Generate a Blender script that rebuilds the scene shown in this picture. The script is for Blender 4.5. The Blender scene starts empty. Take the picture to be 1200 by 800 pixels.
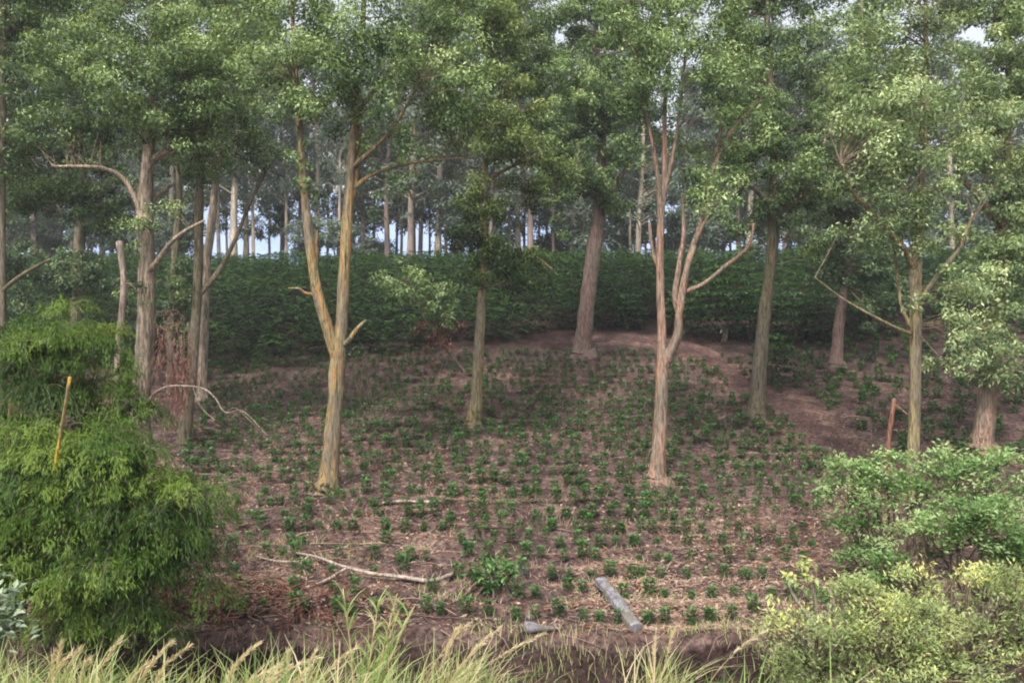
import bpy, math, random
import numpy as np
from mathutils import Vector

random.seed(7)
rng = np.random.default_rng(11)
C = bpy.context.scene.collection
SC = bpy.context.scene
F = 1000.0          # focal length in photo pixels (photo 1200 x 800)
CZ = 6.0            # height of the lens above the datum

# ------------------------------------------------------------------ scene set up
cam_d = bpy.data.cameras.new('camera')
cam_d.sensor_width = 36.0
cam_d.lens = 36.0 * F / 1200.0
cam_d.clip_end = 8000.0
cam_d.clip_start = 0.1
cam = bpy.data.objects.new('camera', cam_d)
C.objects.link(cam)
cam.location = (0, 0, CZ)
cam.rotation_euler = (math.radians(90), 0, 0)
SC.camera = cam
SC.view_settings.view_transform = 'Standard'
SC.view_settings.look = 'None'
SC.view_settings.exposure = 0
SC.cycles.use_denoising = True
SC.cycles.max_bounces = 7
SC.cycles.diffuse_bounces = 4
SC.cycles.glossy_bounces = 2
SC.cycles.transmission_bounces = 4
SC.cycles.volume_bounces = 0
SC.cycles.filter_width = 2.0

SUN_EL, SUN_AZ = math.radians(50), math.radians(200)   # azimuth clockwise from +Y: behind the lens, from the left
world = bpy.data.worlds.new('World')
SC.world = world
world.use_nodes = True
wn, wl = world.node_tree.nodes, world.node_tree.links
wn.clear()
sky = wn.new('ShaderNodeTexSky')
sky.sky_type = 'NISHITA'
sky.sun_disc = False
sky.sun_elevation = SUN_EL
sky.sun_rotation = SUN_AZ
sky.air_density = 1.0
sky.dust_density = 4.0
sky.ozone_density = 1.0
hs = wn.new('ShaderNodeHueSaturation')
hs.inputs['Saturation'].default_value = 0.28
hs.inputs['Value'].default_value = 2.0
bg = wn.new('ShaderNodeBackground')
bg.inputs['Strength'].default_value = 0.15
wo = wn.new('ShaderNodeOutputWorld')
wl.new(sky.outputs[0], hs.inputs['Color'])
wl.new(hs.outputs[0], bg.inputs['Color'])
wl.new(bg.outputs[0], wo.inputs['Surface'])

sun_d = bpy.data.lights.new('sun', 'SUN')
sun_d.energy = 3.3
sun_d.angle = math.radians(5)
sun_d.color = (1.0, 0.93, 0.83)
sun = bpy.data.objects.new('sun', sun_d)
C.objects.link(sun)
sdir = Vector((math.sin(SUN_AZ) * math.cos(SUN_EL), math.cos(SUN_AZ) * math.cos(SUN_EL), math.sin(SUN_EL)))
sun.rotation_euler = sdir.to_track_quat('Z', 'Y').to_euler()
sun.location = (0, 0, 60)


# ------------------------------------------------------------------ helpers: noise, terrain, placing
def vnoise(x, y, seed=0):
    x = np.asarray(x, float); y = np.asarray(y, float)
    xi = np.floor(x).astype(np.int64); yi = np.floor(y).astype(np.int64)
    fx = x - xi; fy = y - yi
    fx = fx * fx * (3 - 2 * fx); fy = fy * fy * (3 - 2 * fy)

    def h(a, b):
        n = (a * 374761393 + b * 668265263 + seed * 974634777) & 0x7fffffff
        n = ((n ^ (n >> 13)) * 1274126177) & 0x7fffffff
        return ((n ^ (n >> 16)) & 0xffff) / 65535.0
    return (h(xi, yi) * (1 - fx) + h(xi + 1, yi) * fx) * (1 - fy) + (h(xi, yi + 1) * (1 - fx) + h(xi + 1, yi + 1) * fx) * fy


def fbm(x, y, seed=0, o=4):
    s = 0; a = 0.5
    for k in range(o):
        s = s + a * vnoise(x * 2 ** k, y * 2 ** k, seed + k); a *= 0.5
    return s


PY = np.array([-40, -5, 0, 3, 6, 8, 9.2, 10.6, 12.6, 13.0, 13.5, 14.2, 18, 22, 26, 30, 35, 40, 42, 45, 50, 55, 60, 66, 72, 80, 100, 150, 250, 400, 4000])
PZ = np.array([-1.2, -1.55, -1.7, -2.2, -2.95, -3.45, -4.6, -5.6, -5.65, -5.1, -4.68, -4.5, -4.22, -3.86, -3.40, -2.88, -2.05, -0.98, -0.35, 0.55, 1.95, 3.35, 4.65, 5.9, 6.4, 6.3, 5.0, 0, -15, -40, -60])
_yy = np.linspace(-40, 200, 4801)
_zz = np.interp(_yy, PY, PZ)
_k = np.ones(9) / 9.0
_zz = np.convolve(np.pad(_zz, 4, mode='edge'), _k, 'valid')
ROW = 0.95


def yeff(x, y):
    w = np.clip((y - 20) / 15, 0, 1)
    return y + 0.07 * w * np.clip(x, -30, 30)


def terrain(x, y, fine=True):
    x = np.asarray(x, float); y = np.asarray(y, float)
    yb = y + np.where((y > 12) & (y < 15), 0.5 * (fbm(x * 0.6, y * 0 + 3, 9) - 0.5), 0)
    ye = yeff(x, yb)
    z = np.where(ye < 199, np.interp(ye, _yy, _zz), np.interp(ye, PY, PZ))
    # gentle roll
    z = z + 0.5 * (fbm(x * 0.06, y * 0.06, 5) - 0.47) * np.clip((np.abs(y) - 9) / 12, 0, 1)
    if fine:
        fld = np.clip((y - 13.2) / 1.0, 0, 1) * np.clip((41 - y) / 3, 0, 1)
        wob = 0.9 * (vnoise(x * 0.3, y * 0.3, 3) - 0.5)
        z = z + fld * 0.05 * np.sin((y + wob) / ROW * 2 * np.pi)
        z = z + 0.16 * (fbm(x * 1.7, y * 1.7, 21) - 0.47) * np.clip(fld + 0.7, 0, 1)
        z = z + 0.07 * (fbm(x * 6, y * 6, 31, 3) - 0.45) * fld
    return z + CZ


def tz(x, y):
    return float(terrain(np.array([x]), np.array([y]))[0])


def P(u, v, Y):
    return np.array([(u - 600) / F * Y, Y, CZ + (400 - v) / F * Y])


def depth(u, v, lo=12.8, hi=75):
    ys = np.linspace(lo, hi, 4000)
    zr = CZ + (400 - v) / F * ys
    zt = terrain((u - 600) / F * ys, ys)
    i = np.argmax(zt >= zr)
    return float(ys[i]) if zt[i] >= zr[i] else hi


def G(u, v):
    Y = depth(u, v)
    x = (u - 600) / F * Y
    return np.array([x, Y, tz(x, Y)])


# ------------------------------------------------------------------ helpers: geometry
class Geo:
    """collects faces for ONE mesh"""
    def __init__(s):
        s.v = []; s.f = []; s.m = []; s.t = []; s.n = 0; s.sm = []

    def add(s, V, Q, mat=0, tint=0.5, smooth=False):
        V = np.asarray(V, float).reshape(-1, 3); Q = np.asarray(Q, np.int64)
        s.v.append(V); s.f.append(Q + s.n)
        s.m.append(np.full(len(Q), mat, np.int32))
        s.sm.append(np.full(len(Q), smooth, bool))
        s.t.append(np.broadcast_to(np.asarray(tint, float), (len(V),)).copy())
        s.n += len(V)

    def leaves(s, pos, axis, nrm, L, W, tint, mat=0, fold=False):
        n = len(pos)
        if n == 0:
            return
        axis = unit(axis)
        side = unit(np.cross(axis, nrm))
        nn = np.cross(side, axis)
        L = np.broadcast_to(L, (n,))[:, None]; W = np.broadcast_to(W, (n,))[:, None]
        tint = np.broadcast_to(tint, (n,))
        if not fold:
            V = np.stack([pos, pos + axis * L * 0.45 + side * W * 0.5, pos + axis * L, pos + axis * L * 0.45 - side * W * 0.5], 1)
            Q = np.arange(n * 4).reshape(n, 4)
            s.add(V.reshape(-1, 3), Q, mat, np.repeat(tint, 4))
        else:
            V = np.stack([pos, pos + axis * L * 0.4 + side * W * 0.5 + nn * W * 0.18, pos + axis * L - nn * L * 0.12,
                          pos + axis * L * 0.4 - side * W * 0.5 + nn * W * 0.18, pos + axis * L * 0.45], 1)
            b = np.arange(n)[:, None] * 5
            Q = np.concatenate([b + np.array([0, 1, 2, 4]), b + np.array([0, 4, 2, 3])], 0)
            s.add(V.reshape(-1, 3), Q, mat, np.repeat(tint, 5))

    def tube(s, pts, rad, sides=8, mat=0, tint=0.5, cap=True, wob=0.0, root=None):
        pts = np.asarray(pts, float); rad = np.asarray(rad, float)
        n = len(pts)
        T = np.gradient(pts, axis=0)
        T = unit(T)
        ref = np.array([0.0, 1.0, 0.0]) if abs(T[0][1]) < 0.9 else np.array([1.0, 0, 0])
        a = np.linspace(0, 2 * np.pi, sides, endpoint=False)
        U = unit(np.cross(T, ref)); W = np.cross(T, U)
        r = rad[:, None] * np.ones((n, sides))
        if wob:
            r = r * (1 + wob * (vnoise(np.arange(sides)[None, :] * 1.3 + pts[0, 0], pts[:, 2][:, None] * 0.6 / max(rad.max(), .05) * .3, 4) - 0.5))
        if wob > .4:
            r = r * (1 + .16 * (vnoise(np.arange(sides)[None, :] * 2.1 + 7, pts[:, 2][:, None] * 3.1, 8) - .5) + .10 * (vnoise(np.arange(sides)[None, :] * .4, pts[:, 2][:, None] * 1.3 + pts[0, 0], 9) - .5))
        if root is not None:
            k = np.clip(1 - (pts[:, 2] - root) / 0.7, 0, 1)[:, None] ** 2
            r = r * (1 + k * (0.05 + 0.30 * np.abs(np.sin(a * 2.5 + pts[0, 0]))[None, :]))
        V = pts[:, None, :] + r[..., None] * (np.cos(a)[None, :, None] * U[:, None, :] + np.sin(a)[None, :, None] * W[:, None, :])
        i = np.arange(n - 1)[:, None] * sides; j = np.arange(sides)[None, :]; j2 = (j + 1) % sides
        Q = np.stack([i + j, i + j2, i + sides + j2, i + sides + j], -1).reshape(-1, 4)
        V = V.reshape(-1, 3)
        if cap:
            V = np.concatenate([V, pts[-1:] + T[-1:] * rad[-1] * 0.4], 0)
            top = (n - 1) * sides
            jj = np.arange(0, sides, 2)
            capq = np.stack([top + jj, top + (jj + 1) % sides, top + (jj + 2) % sides, np.full(len(jj), n * sides)], -1)
            Q = np.concatenate([Q, capq], 0)
        s.add(V, Q, mat, tint, True)


    def mesh(s, name, mats, origin=(0, 0, 0)):
        V = np.concatenate(s.v) - np.asarray(origin, float)
        Q = np.concatenate(s.f)
        me = bpy.data.meshes.new(name)
        me.vertices.add(len(V)); me.vertices.foreach_set('co', V.astype(np.float32).ravel())
        me.loops.add(Q.size); me.loops.foreach_set('vertex_index', Q.astype(np.int32).ravel())
        me.polygons.add(len(Q))
        me.polygons.foreach_set('loop_start', np.arange(0, Q.size, 4, dtype=np.int32))
        me.polygons.foreach_set('material_index', np.concatenate(s.m))
        me.polygons.foreach_set('use_smooth', np.concatenate(s.sm))
        for m in mats:
            me.materials.append(m)
        at = me.attributes.new('tint', 'FLOAT', 'POINT')
        at.data.foreach_set('value', np.concatenate(s.t).astype(np.float32))
        me.update(calc_edges=True)
        return me

    def build(s, name, mats, parent=None, origin=(0, 0, 0)):
        if not isinstance(mats, (list, tuple)):
            mats = [mats]
        if parent is not None:
            origin = parent.location
        o = bpy.data.objects.new(name, s.mesh(name, mats, origin))
        C.objects.link(o)
        if parent is not None:
            o.parent = parent
        else:
            o.location = origin
        return o


def unit(a):
    a = np.asarray(a, float)
    return a / np.maximum(np.linalg.norm(a, axis=-1, keepdims=True), 1e-9)


def rdir(n):
    return unit(rng.normal(size=(n, 3)))


def spline(pts, rad, per=6):
    pts = np.asarray(pts, float); rad = np.asarray(rad, float)
    n = len(pts)
    ext = np.concatenate([2 * pts[:1] - pts[1:2], pts, 2 * pts[-1:] - pts[-2:-1]], 0)
    op, orr = [], []
    for i in range(n - 1):
        p0, p1, p2, p3 = ext[i:i + 4]
        for k in range(per):
            t = k / per
            op.append(0.5 * (2 * p1 + (p2 - p0) * t + (2 * p0 - 5 * p1 + 4 * p2 - p3) * t * t + (3 * p1 - p0 - 3 * p2 + p3) * t ** 3))
            orr.append(rad[i] * (1 - t) + rad[i + 1] * t)
    op.append(pts[-1]); orr.append(rad[-1])
    return np.array(op), np.array(orr)


def empty(name, loc, label, cat, group=None):
    o = bpy.data.objects.new(name, None)
    C.objects.link(o)
    o.location = tuple(float(a) for a in loc)
    o.empty_display_size = 0.3
    tag(o, label, cat, group)
    return o


def tag(o, label=None, cat=None, group=None, kind=None):
    if label: o['label'] = label
    if cat: o['category'] = cat
    if group: o['group'] = group
    if kind: o['kind'] = kind
    return o


# ------------------------------------------------------------------ materials
def new_mat(name):
    m = bpy.data.materials.new(name)
    m.use_nodes = True
    nt = m.node_tree
    nt.nodes.clear()
    out = nt.nodes.new('ShaderNodeOutputMaterial')
    return m, nt, nt.nodes, nt.links, out


def ramp(nodes, stops):
    r = nodes.new('ShaderNodeValToRGB')
    e = r.color_ramp.elements
    while len(e) > 1:
        e.remove(e[-1])
    e[0].position = stops[0][0]; e[0].color = (*stops[0][1], 1)
    for p, c in stops[1:]:
        k = e.new(p); k.color = (*c, 1)
    return r


def leaf_mat(name, stops, trans=0.3, rough=0.5, spec=0.35):
    m, nt, N, L, out = new_mat(name)
    at = N.new('ShaderNodeAttribute'); at.attribute_name = 'tint'
    r = ramp(N, stops)
    L.new(at.outputs['Fac'], r.inputs[0])
    p = N.new('ShaderNodeBsdfPrincipled')
    p.inputs['Roughness'].default_value = rough
    p.inputs['Specular IOR Level'].default_value = spec
    L.new(r.outputs[0], p.inputs['Base Color'])
    t = N.new('ShaderNodeBsdfTranslucent')
    mul = N.new('ShaderNodeMixRGB'); mul.blend_type = 'MULTIPLY'; mul.inputs[0].default_value = 1
    mul.inputs[2].default_value = (1.25, 1.15, 0.55, 1)
    L.new(r.outputs[0], mul.inputs[1]); L.new(mul.outputs[0], t.inputs[0])
    mx = N.new('ShaderNodeMixShader'); mx.inputs[0].default_value = trans
    L.new(p.outputs[0], mx.inputs[1]); L.new(t.outputs[0], mx.inputs[2])
    L.new(mx.outputs[0], out.inputs[0])
    return m


def bark_mat(name, cols, sx=5.0, sz=0.45, rough=0.85, seed=0.0, dark=0.35, grey=(0.19, 0.165, 0.13), patch=0.75):
    m, nt, N, L, out = new_mat(name)
    tc = N.new('ShaderNodeTexCoord')
    mp = N.new('ShaderNodeMapping'); mp.inputs['Scale'].default_value = (sx, sx, sz); mp.inputs['Location'].default_value = (seed, seed * 1.7, seed * .3)
    L.new(tc.outputs['Object'], mp.inputs[0])
    n1 = N.new('ShaderNodeTexNoise'); n1.inputs['Scale'].default_value = 2.2; n1.inputs['Detail'].default_value = 6; n1.inputs['Roughness'].default_value = 0.62
    L.new(mp.outputs[0], n1.inputs['Vector'])
    k = len(cols)
    r = ramp(N, [(0.36 + 0.28 * i / (k - 1), c) for i, c in enumerate(cols)])
    L.new(n1.outputs['Fac'], r.inputs[0])
    mp2 = N.new('ShaderNodeMapping'); mp2.inputs['Scale'].default_value = (16, 16, 1.6)
    L.new(tc.outputs['Object'], mp2.inputs[0])
    n2 = N.new('ShaderNodeTexNoise'); n2.inputs['Scale'].default_value = 2; n2.inputs['Detail'].default_value = 6; n2.inputs['Roughness'].default_value = 0.7
    L.new(mp2.outputs[0], n2.inputs['Vector'])
    r2 = ramp(N, [(0.40, (dark, dark * .95, dark * .9)), (0.52, (1, 1, 1)), (0.66, (1.3, 1.28, 1.25))])
    L.new(n2.outputs['Fac'], r2.inputs[0])
    mul = N.new('ShaderNodeMixRGB'); mul.blend_type = 'MULTIPLY'; mul.inputs[0].default_value = 0.95
    L.new(r.outputs[0], mul.inputs[1]); L.new(r2.outputs[0], mul.inputs[2])
    mp3 = N.new('ShaderNodeMapping'); mp3.inputs['Scale'].default_value = (2.6, 2.6, .55); mp3.inputs['Location'].default_value = (seed * 2, seed, seed)
    L.new(tc.outputs['Object'], mp3.inputs[0])
    n3 = N.new('ShaderNodeTexNoise'); n3.inputs['Scale'].default_value = 1.3; n3.inputs['Detail'].default_value = 5; n3.inputs['Roughness'].default_value = 0.6
    L.new(mp3.outputs[0], n3.inputs['Vector'])
    r4 = ramp(N, [(0.47, (0, 0, 0)), (0.56, (patch, patch, patch))])
    L.new(n3.outputs['Fac'], r4.inputs[0])
    mg = N.new('ShaderNodeMixRGB')
    mg.inputs[2].default_value = (*grey, 1)
    L.new(r4.outputs[0], mg.inputs[0]); L.new(r.outputs[0], mg.inputs[1])
    L.new(mg.outputs[0], mul.inputs[1])
    p = N.new('ShaderNodeBsdfPrincipled'); p.inputs['Roughness'].default_value = rough; p.inputs['Specular IOR Level'].default_value = 0.2
    L.new(mul.outputs[0], p.inputs['Base Color'])
    b = N.new('ShaderNodeBump'); b.inputs['Strength'].default_value = 0.7; b.inputs['Distance'].default_value = 0.04
    L.new(n2.outputs['Fac'], b.inputs['Height']); L.new(b.outputs[0], p.inputs['Normal'])
    L.new(p.outputs[0], out.inputs[0])
    return m


def tint_mat(name, stops, rough=0.9):
    m, nt, N, L, out = new_mat(name)
    at = N.new('ShaderNodeAttribute'); at.attribute_name = 'tint'
    r = ramp(N, stops)
    L.new(at.outputs['Fac'], r.inputs[0])
    p = N.new('ShaderNodeBsdfPrincipled'); p.inputs['Roughness'].default_value = rough; p.inputs['Specular IOR Level'].default_value = 0.15
    L.new(r.outputs[0], p.inputs['Base Color'])
    L.new(p.outputs[0], out.inputs[0])
    return m


def ground_mat(name, cols, bump=0.6, use_tint=True):
    m, nt, N, L, out = new_mat(name)
    tc = N.new('ShaderNodeTexCoord')
    n1 = N.new('ShaderNodeTexNoise'); n1.inputs['Scale'].default_value = 0.9; n1.inputs['Detail'].default_value = 8; n1.inputs['Roughness'].default_value = 0.72
    L.new(tc.outputs['Object'], n1.inputs['Vector'])
    k = len(cols)
    r = ramp(N, [(0.33 + 0.36 * i / (k - 1), c) for i, c in enumerate(cols)])
    L.new(n1.outputs['Fac'], r.inputs[0])
    n2 = N.new('ShaderNodeTexNoise'); n2.inputs['Scale'].default_value = 9; n2.inputs['Detail'].default_value = 7; n2.inputs['Roughness'].default_value = 0.75
    L.new(tc.outputs['Object'], n2.inputs['Vector'])
    r2 = ramp(N, [(0.38, (0.22, 0.20, 0.20)), (0.5, (0.8, 0.78, 0.78)), (0.62, (1.4, 1.34, 1.3))])
    L.new(n2.outputs['Fac'], r2.inputs[0])
    mul = N.new('ShaderNodeMixRGB'); mul.blend_type = 'MULTIPLY'; mul.inputs[0].default_value = 1
    L.new(r.outputs[0], mul.inputs[1]); L.new(r2.outputs[0], mul.inputs[2])
    last = mul
    if use_tint:   # 0 = darkest soil, 1 = light reddish soil
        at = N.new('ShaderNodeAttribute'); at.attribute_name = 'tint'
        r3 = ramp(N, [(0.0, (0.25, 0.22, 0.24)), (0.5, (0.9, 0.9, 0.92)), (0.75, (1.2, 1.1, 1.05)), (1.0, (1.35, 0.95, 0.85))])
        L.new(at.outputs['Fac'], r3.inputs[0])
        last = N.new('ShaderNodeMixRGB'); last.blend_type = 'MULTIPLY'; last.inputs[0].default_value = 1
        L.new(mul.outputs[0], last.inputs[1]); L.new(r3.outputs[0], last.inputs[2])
    p = N.new('ShaderNodeBsdfPrincipled'); p.inputs['Roughness'].default_value = 0.95; p.inputs['Specular IOR Level'].default_value = 0.1
    L.new(last.outputs[0], p.inputs['Base Color'])
    b = N.new('ShaderNodeBump'); b.inputs['Strength'].default_value = bump; b.inputs['Distance'].default_value = 0.08
    L.new(n2.outputs['Fac'], b.inputs['Height']); L.new(b.outputs[0], p.inputs['Normal'])
    L.new(p.outputs[0], out.inputs[0])
    return m


M = {}
# eucalyptus crowns
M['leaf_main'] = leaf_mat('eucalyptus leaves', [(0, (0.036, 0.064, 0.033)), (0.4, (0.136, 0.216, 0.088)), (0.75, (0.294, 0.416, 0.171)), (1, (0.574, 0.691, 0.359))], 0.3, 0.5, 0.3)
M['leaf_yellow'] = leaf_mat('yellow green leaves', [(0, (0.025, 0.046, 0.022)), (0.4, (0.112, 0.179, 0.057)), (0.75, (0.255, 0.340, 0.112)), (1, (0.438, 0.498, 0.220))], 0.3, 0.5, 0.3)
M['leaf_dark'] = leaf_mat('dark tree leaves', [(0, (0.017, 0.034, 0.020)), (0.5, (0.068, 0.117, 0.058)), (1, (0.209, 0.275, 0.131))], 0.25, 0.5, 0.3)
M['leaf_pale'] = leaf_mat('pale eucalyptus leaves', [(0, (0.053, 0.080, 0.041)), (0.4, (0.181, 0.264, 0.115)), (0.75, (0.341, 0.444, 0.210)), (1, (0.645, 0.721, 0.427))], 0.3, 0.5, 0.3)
M['leaf_far'] = leaf_mat('haze tinted far leaves', [(0, (0.078, 0.107, 0.098)), (0.5, (0.164, 0.223, 0.173)), (1, (0.331, 0.389, 0.307))], 0.3, 0.6, 0.2)  # distance haze put into the leaf colour, greyer and paler
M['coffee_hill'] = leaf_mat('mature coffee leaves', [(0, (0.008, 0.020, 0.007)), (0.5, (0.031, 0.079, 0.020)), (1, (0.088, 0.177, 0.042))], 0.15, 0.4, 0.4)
M['coffee_young'] = leaf_mat('young coffee leaves', [(0, (0.017, 0.053, 0.015)), (0.5, (0.047, 0.133, 0.033)), (1, (0.138, 0.267, 0.073))], 0.2, 0.35, 0.5)
M['bamboo'] = leaf_mat('bamboo leaves', [(0, (0.009, 0.027, 0.005)), (0.4, (0.045, 0.108, 0.011)), (0.75, (0.117, 0.207, 0.026)), (1, (0.194, 0.281, 0.047))], 0.35, 0.5, 0.3)
M['shrub'] = leaf_mat('light shrub leaves', [(0, (0.050, 0.100, 0.033)), (0.45, (0.156, 0.280, 0.091)), (0.8, (0.298, 0.439, 0.181)), (1, (0.481, 0.569, 0.309))], 0.35, 0.5, 0.3)
M['shrub_yellow'] = leaf_mat('yellowish shrub leaves', [(0, (0.089, 0.121, 0.045)), (0.45, (0.254, 0.330, 0.128)), (0.8, (0.430, 0.508, 0.241)), (1, (0.656, 0.662, 0.241))], 0.35, 0.55, 0.25)
M['silver'] = leaf_mat('silvery leaves', [(0, (0.072, 0.117, 0.070)), (0.5, (0.172, 0.247, 0.152)), (1, (0.358, 0.429, 0.293))], 0.2, 0.5, 0.4)
M['grass'] = leaf_mat('grass blades', [(0, (0.066, 0.139, 0.034)), (0.35, (0.220, 0.347, 0.097)), (0.6, (0.396, 0.486, 0.193)), (0.8, (0.572, 0.509, 0.295)), (1, (0.682, 0.578, 0.420))], 0.3, 0.6, 0.2)
M['dead'] = tint_mat('dead russet leaves', [(0, (0.06, 0.028, 0.022)), (0.5, (0.17, 0.075, 0.055)), (1, (0.32, 0.19, 0.15))])
M['litter'] = tint_mat('dry litter', [(0, (0.05, 0.034, 0.032)), (0.3, (0.15, 0.095, 0.082)), (0.55, (0.27, 0.19, 0.16)), (0.8, (0.46, 0.35, 0.26)), (0.92, (0.20, 0.085, 0.04)), (1, (0.30, 0.13, 0.06))])
# barks
M['bark_orange'] = bark_mat('orange and green streaked bark', [(0.07, 0.06, 0.04), (0.20, 0.185, 0.085), (0.33, 0.29, 0.17), (0.32, 0.26, 0.12), (0.46, 0.20, 0.075), (0.34, 0.25, 0.12), (0.13, 0.115, 0.07)], 7, 0.28, seed=3.1)
M['bark_yellow'] = bark_mat('yellow green bark', [(0.07, 0.06, 0.04), (0.20, 0.17, 0.085), (0.33, 0.29, 0.15), (0.26, 0.17, 0.09), (0.15, 0.13, 0.08)], 7, 0.5, seed=1.2)
M['bark_beige'] = bark_mat('beige bark', [(0.13, 0.10, 0.08), (0.38, 0.29, 0.22), (0.54, 0.43, 0.33), (0.42, 0.34, 0.25), (0.20, 0.17, 0.13)], 6, 0.5, seed=5.4)
M['bark_moss'] = bark_mat('mossy dark bark', [(0.05, 0.048, 0.03), (0.12, 0.11, 0.06), (0.19, 0.16, 0.11), (0.10, 0.08, 0.06)], 6, 0.6, seed=7.7)
M['bark_red'] = bark_mat('reddish brown bark', [(0.07, 0.042, 0.04), (0.17, 0.105, 0.095), (0.24, 0.155, 0.14), (0.13, 0.10, 0.08)], 7, 0.5, seed=2.5)
M['bark_pink'] = bark_mat('pinkish brown bark', [(0.09, 0.06, 0.05), (0.27, 0.185, 0.14), (0.38, 0.27, 0.21), (0.32, 0.16, 0.10), (0.16, 0.12, 0.09)], 7, 0.4, seed=9.1)
M['bark_far'] = bark_mat('pale haze tinted bark', [(0.30, 0.25, 0.20), (0.52, 0.43, 0.34), (0.62, 0.53, 0.42)], 4, 0.3, seed=4.2, dark=0.6, grey=(.30, .27, .23))  # haze of distance painted into the bark colour
M['bark_far_brown'] = bark_mat('brown haze tinted bark', [(0.16, 0.115, 0.105), (0.27, 0.20, 0.18), (0.36, 0.28, 0.24)], 4, 0.3, seed=6.2, dark=0.7, grey=(.26, .22, .19))  # brown bark with distance haze painted in
M['wood_dead'] = bark_mat('bleached dead wood', [(0.17, 0.12, 0.10), (0.33, 0.25, 0.21), (0.44, 0.36, 0.31)], 6, 1.2, seed=0.7)
M['wood_pale'] = bark_mat('sun bleached wood', [(0.30, 0.23, 0.19), (0.50, 0.40, 0.33), (0.60, 0.51, 0.44)], 6, 1.2, seed=1.7, grey=(.4, .35, .31))
M['wood_grey'] = bark_mat('weathered grey wood', [(0.13, 0.125, 0.135), (0.25, 0.24, 0.265), (0.32, 0.31, 0.34)], 3, 3, seed=0.3, dark=.75)
M['twig'] = bark_mat('thin twigs', [(0.10, 0.075, 0.055), (0.20, 0.15, 0.11), (0.27, 0.21, 0.15)], 6, 2, seed=0.9)
M['post'] = bark_mat('reddish dead stick', [(0.14, 0.06, 0.045), (0.24, 0.11, 0.08), (0.30, 0.16, 0.11)], 8, 1, seed=0.2)
M['pole'] = bark_mat('yellow cane', [(0.42, 0.24, 0.03), (0.62, 0.40, 0.05), (0.66, 0.47, 0.10)], 10, 1.5, seed=0.5, dark=0.7)
M['stem_green'] = bark_mat('green stems', [(0.06, 0.08, 0.03), (0.12, 0.14, 0.05), (0.18, 0.17, 0.08)], 10, 2, seed=0.6)
M['straw'] = bark_mat('straw stalks', [(0.32, 0.24, 0.12), (0.48, 0.38, 0.20), (0.56, 0.47, 0.28)], 10, 2, seed=0.8, dark=0.7)
M['stone'] = bark_mat('lavender grey stone', [(0.20, 0.17, 0.18), (0.34, 0.29, 0.31), (0.42, 0.37, 0.38)], 6, 6, seed=0.1)
M['soil'] = ground_mat('mauve brown soil', [(0.034, 0.023, 0.021), (0.092, 0.062, 0.055), (0.155, 0.108, 0.094), (0.245, 0.18, 0.152)])
M['path'] = ground_mat('trodden reddish soil', [(0.06, 0.036, 0.032), (0.11, 0.069, 0.062), (0.155, 0.104, 0.093)], 0.4, False)


def hill_mat():
    m, nt, N, L, out = new_mat('haze tinted distant hills')
    tc = N.new('ShaderNodeTexCoord')
    n1 = N.new('ShaderNodeTexNoise'); n1.inputs['Scale'].default_value = 0.004; n1.inputs['Detail'].default_value = 4
    L.new(tc.outputs['Object'], n1.inputs['Vector'])
    r = ramp(N, [(0.3, (0.22, 0.29, 0.45)), (0.7, (0.30, 0.37, 0.54))])  # distance haze painted as the hills' own blue
    L.new(n1.outputs['Fac'], r.inputs[0])
    p = N.new('ShaderNodeBsdfDiffuse')
    L.new(r.outputs[0], p.inputs['Color'])
    L.new(p.outputs[0], out.inputs[0])
    return m


M['hills'] = hill_mat()

# ------------------------------------------------------------------ setting: ground, path, distant hills
PATH_UV = [(690, 399), (730, 397), (770, 402), (810, 412), (845, 430), (880, 455), (925, 485), (960, 512), (995, 540), (1060, 575), (1180, 610)]
PATH_W = [0.6, 0.7, 0.8, 0.85, 0.95, 1.1, 1.25, 1.35, 1.3, 1.2, 1.0]
path_pts = np.array([G(*q) for q in PATH_UV])
path_c, path_w = spline(path_pts, PATH_W, 14)


def path_dist(x, y):
    x = np.asarray(x); y = np.asarray(y)
    d = np.full(x.shape, 1e9)
    for (px_, py_, _), w in zip(path_c, path_w):
        d = np.minimum(d, np.hypot(x - px_, y - py_) - w * 0.5)
    return d


def axis_pts(segs):
    out = []
    for a, b, st in segs:
        out.append(np.arange(a, b, st))
    out.append([segs[-1][1]])
    return np.concatenate(out)


ax_x = axis_pts([(-900, -150, 50), (-150, -60, 5), (-60, -26, 0.8), (-26, 26, 0.11), (26, 60, 0.8), (60, 150, 5), (150, 900, 50)])
ax_y = axis_pts([(-40, 3, 1.0), (3, 12, 0.2), (12, 24, 0.09), (24, 43, 0.16), (43, 80, 0.7), (80, 200, 4), (200, 2000, 60)])
gx, gy = np.meshgrid(ax_x, ax_y)
gz = terrain(gx, gy)
g = Geo()
nx, ny = len(ax_x), len(ax_y)
ii = np.arange(ny - 1)[:, None] * nx + np.arange(nx - 1)[None, :]
quads = np.stack([ii, ii + 1, ii + nx + 1, ii + nx], -1).reshape(-1, 4)
inner = (np.abs(gx) < 30) & (gy > 5) & (gy < 50)
pd = np.full(gx.shape, 9.0)
pd[inner] = path_dist(gx[inner], gy[inner])
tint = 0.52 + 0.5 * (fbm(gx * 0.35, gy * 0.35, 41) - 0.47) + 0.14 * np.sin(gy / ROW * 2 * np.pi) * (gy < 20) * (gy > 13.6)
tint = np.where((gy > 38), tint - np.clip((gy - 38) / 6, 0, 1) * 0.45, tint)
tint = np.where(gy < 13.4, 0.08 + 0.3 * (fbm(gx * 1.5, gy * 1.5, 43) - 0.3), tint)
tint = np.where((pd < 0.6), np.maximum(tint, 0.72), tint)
g.add(np.stack([gx, gy, gz], -1).reshape(-1, 3), quads, 0, np.clip(tint, 0, 1).ravel(), True)
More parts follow.
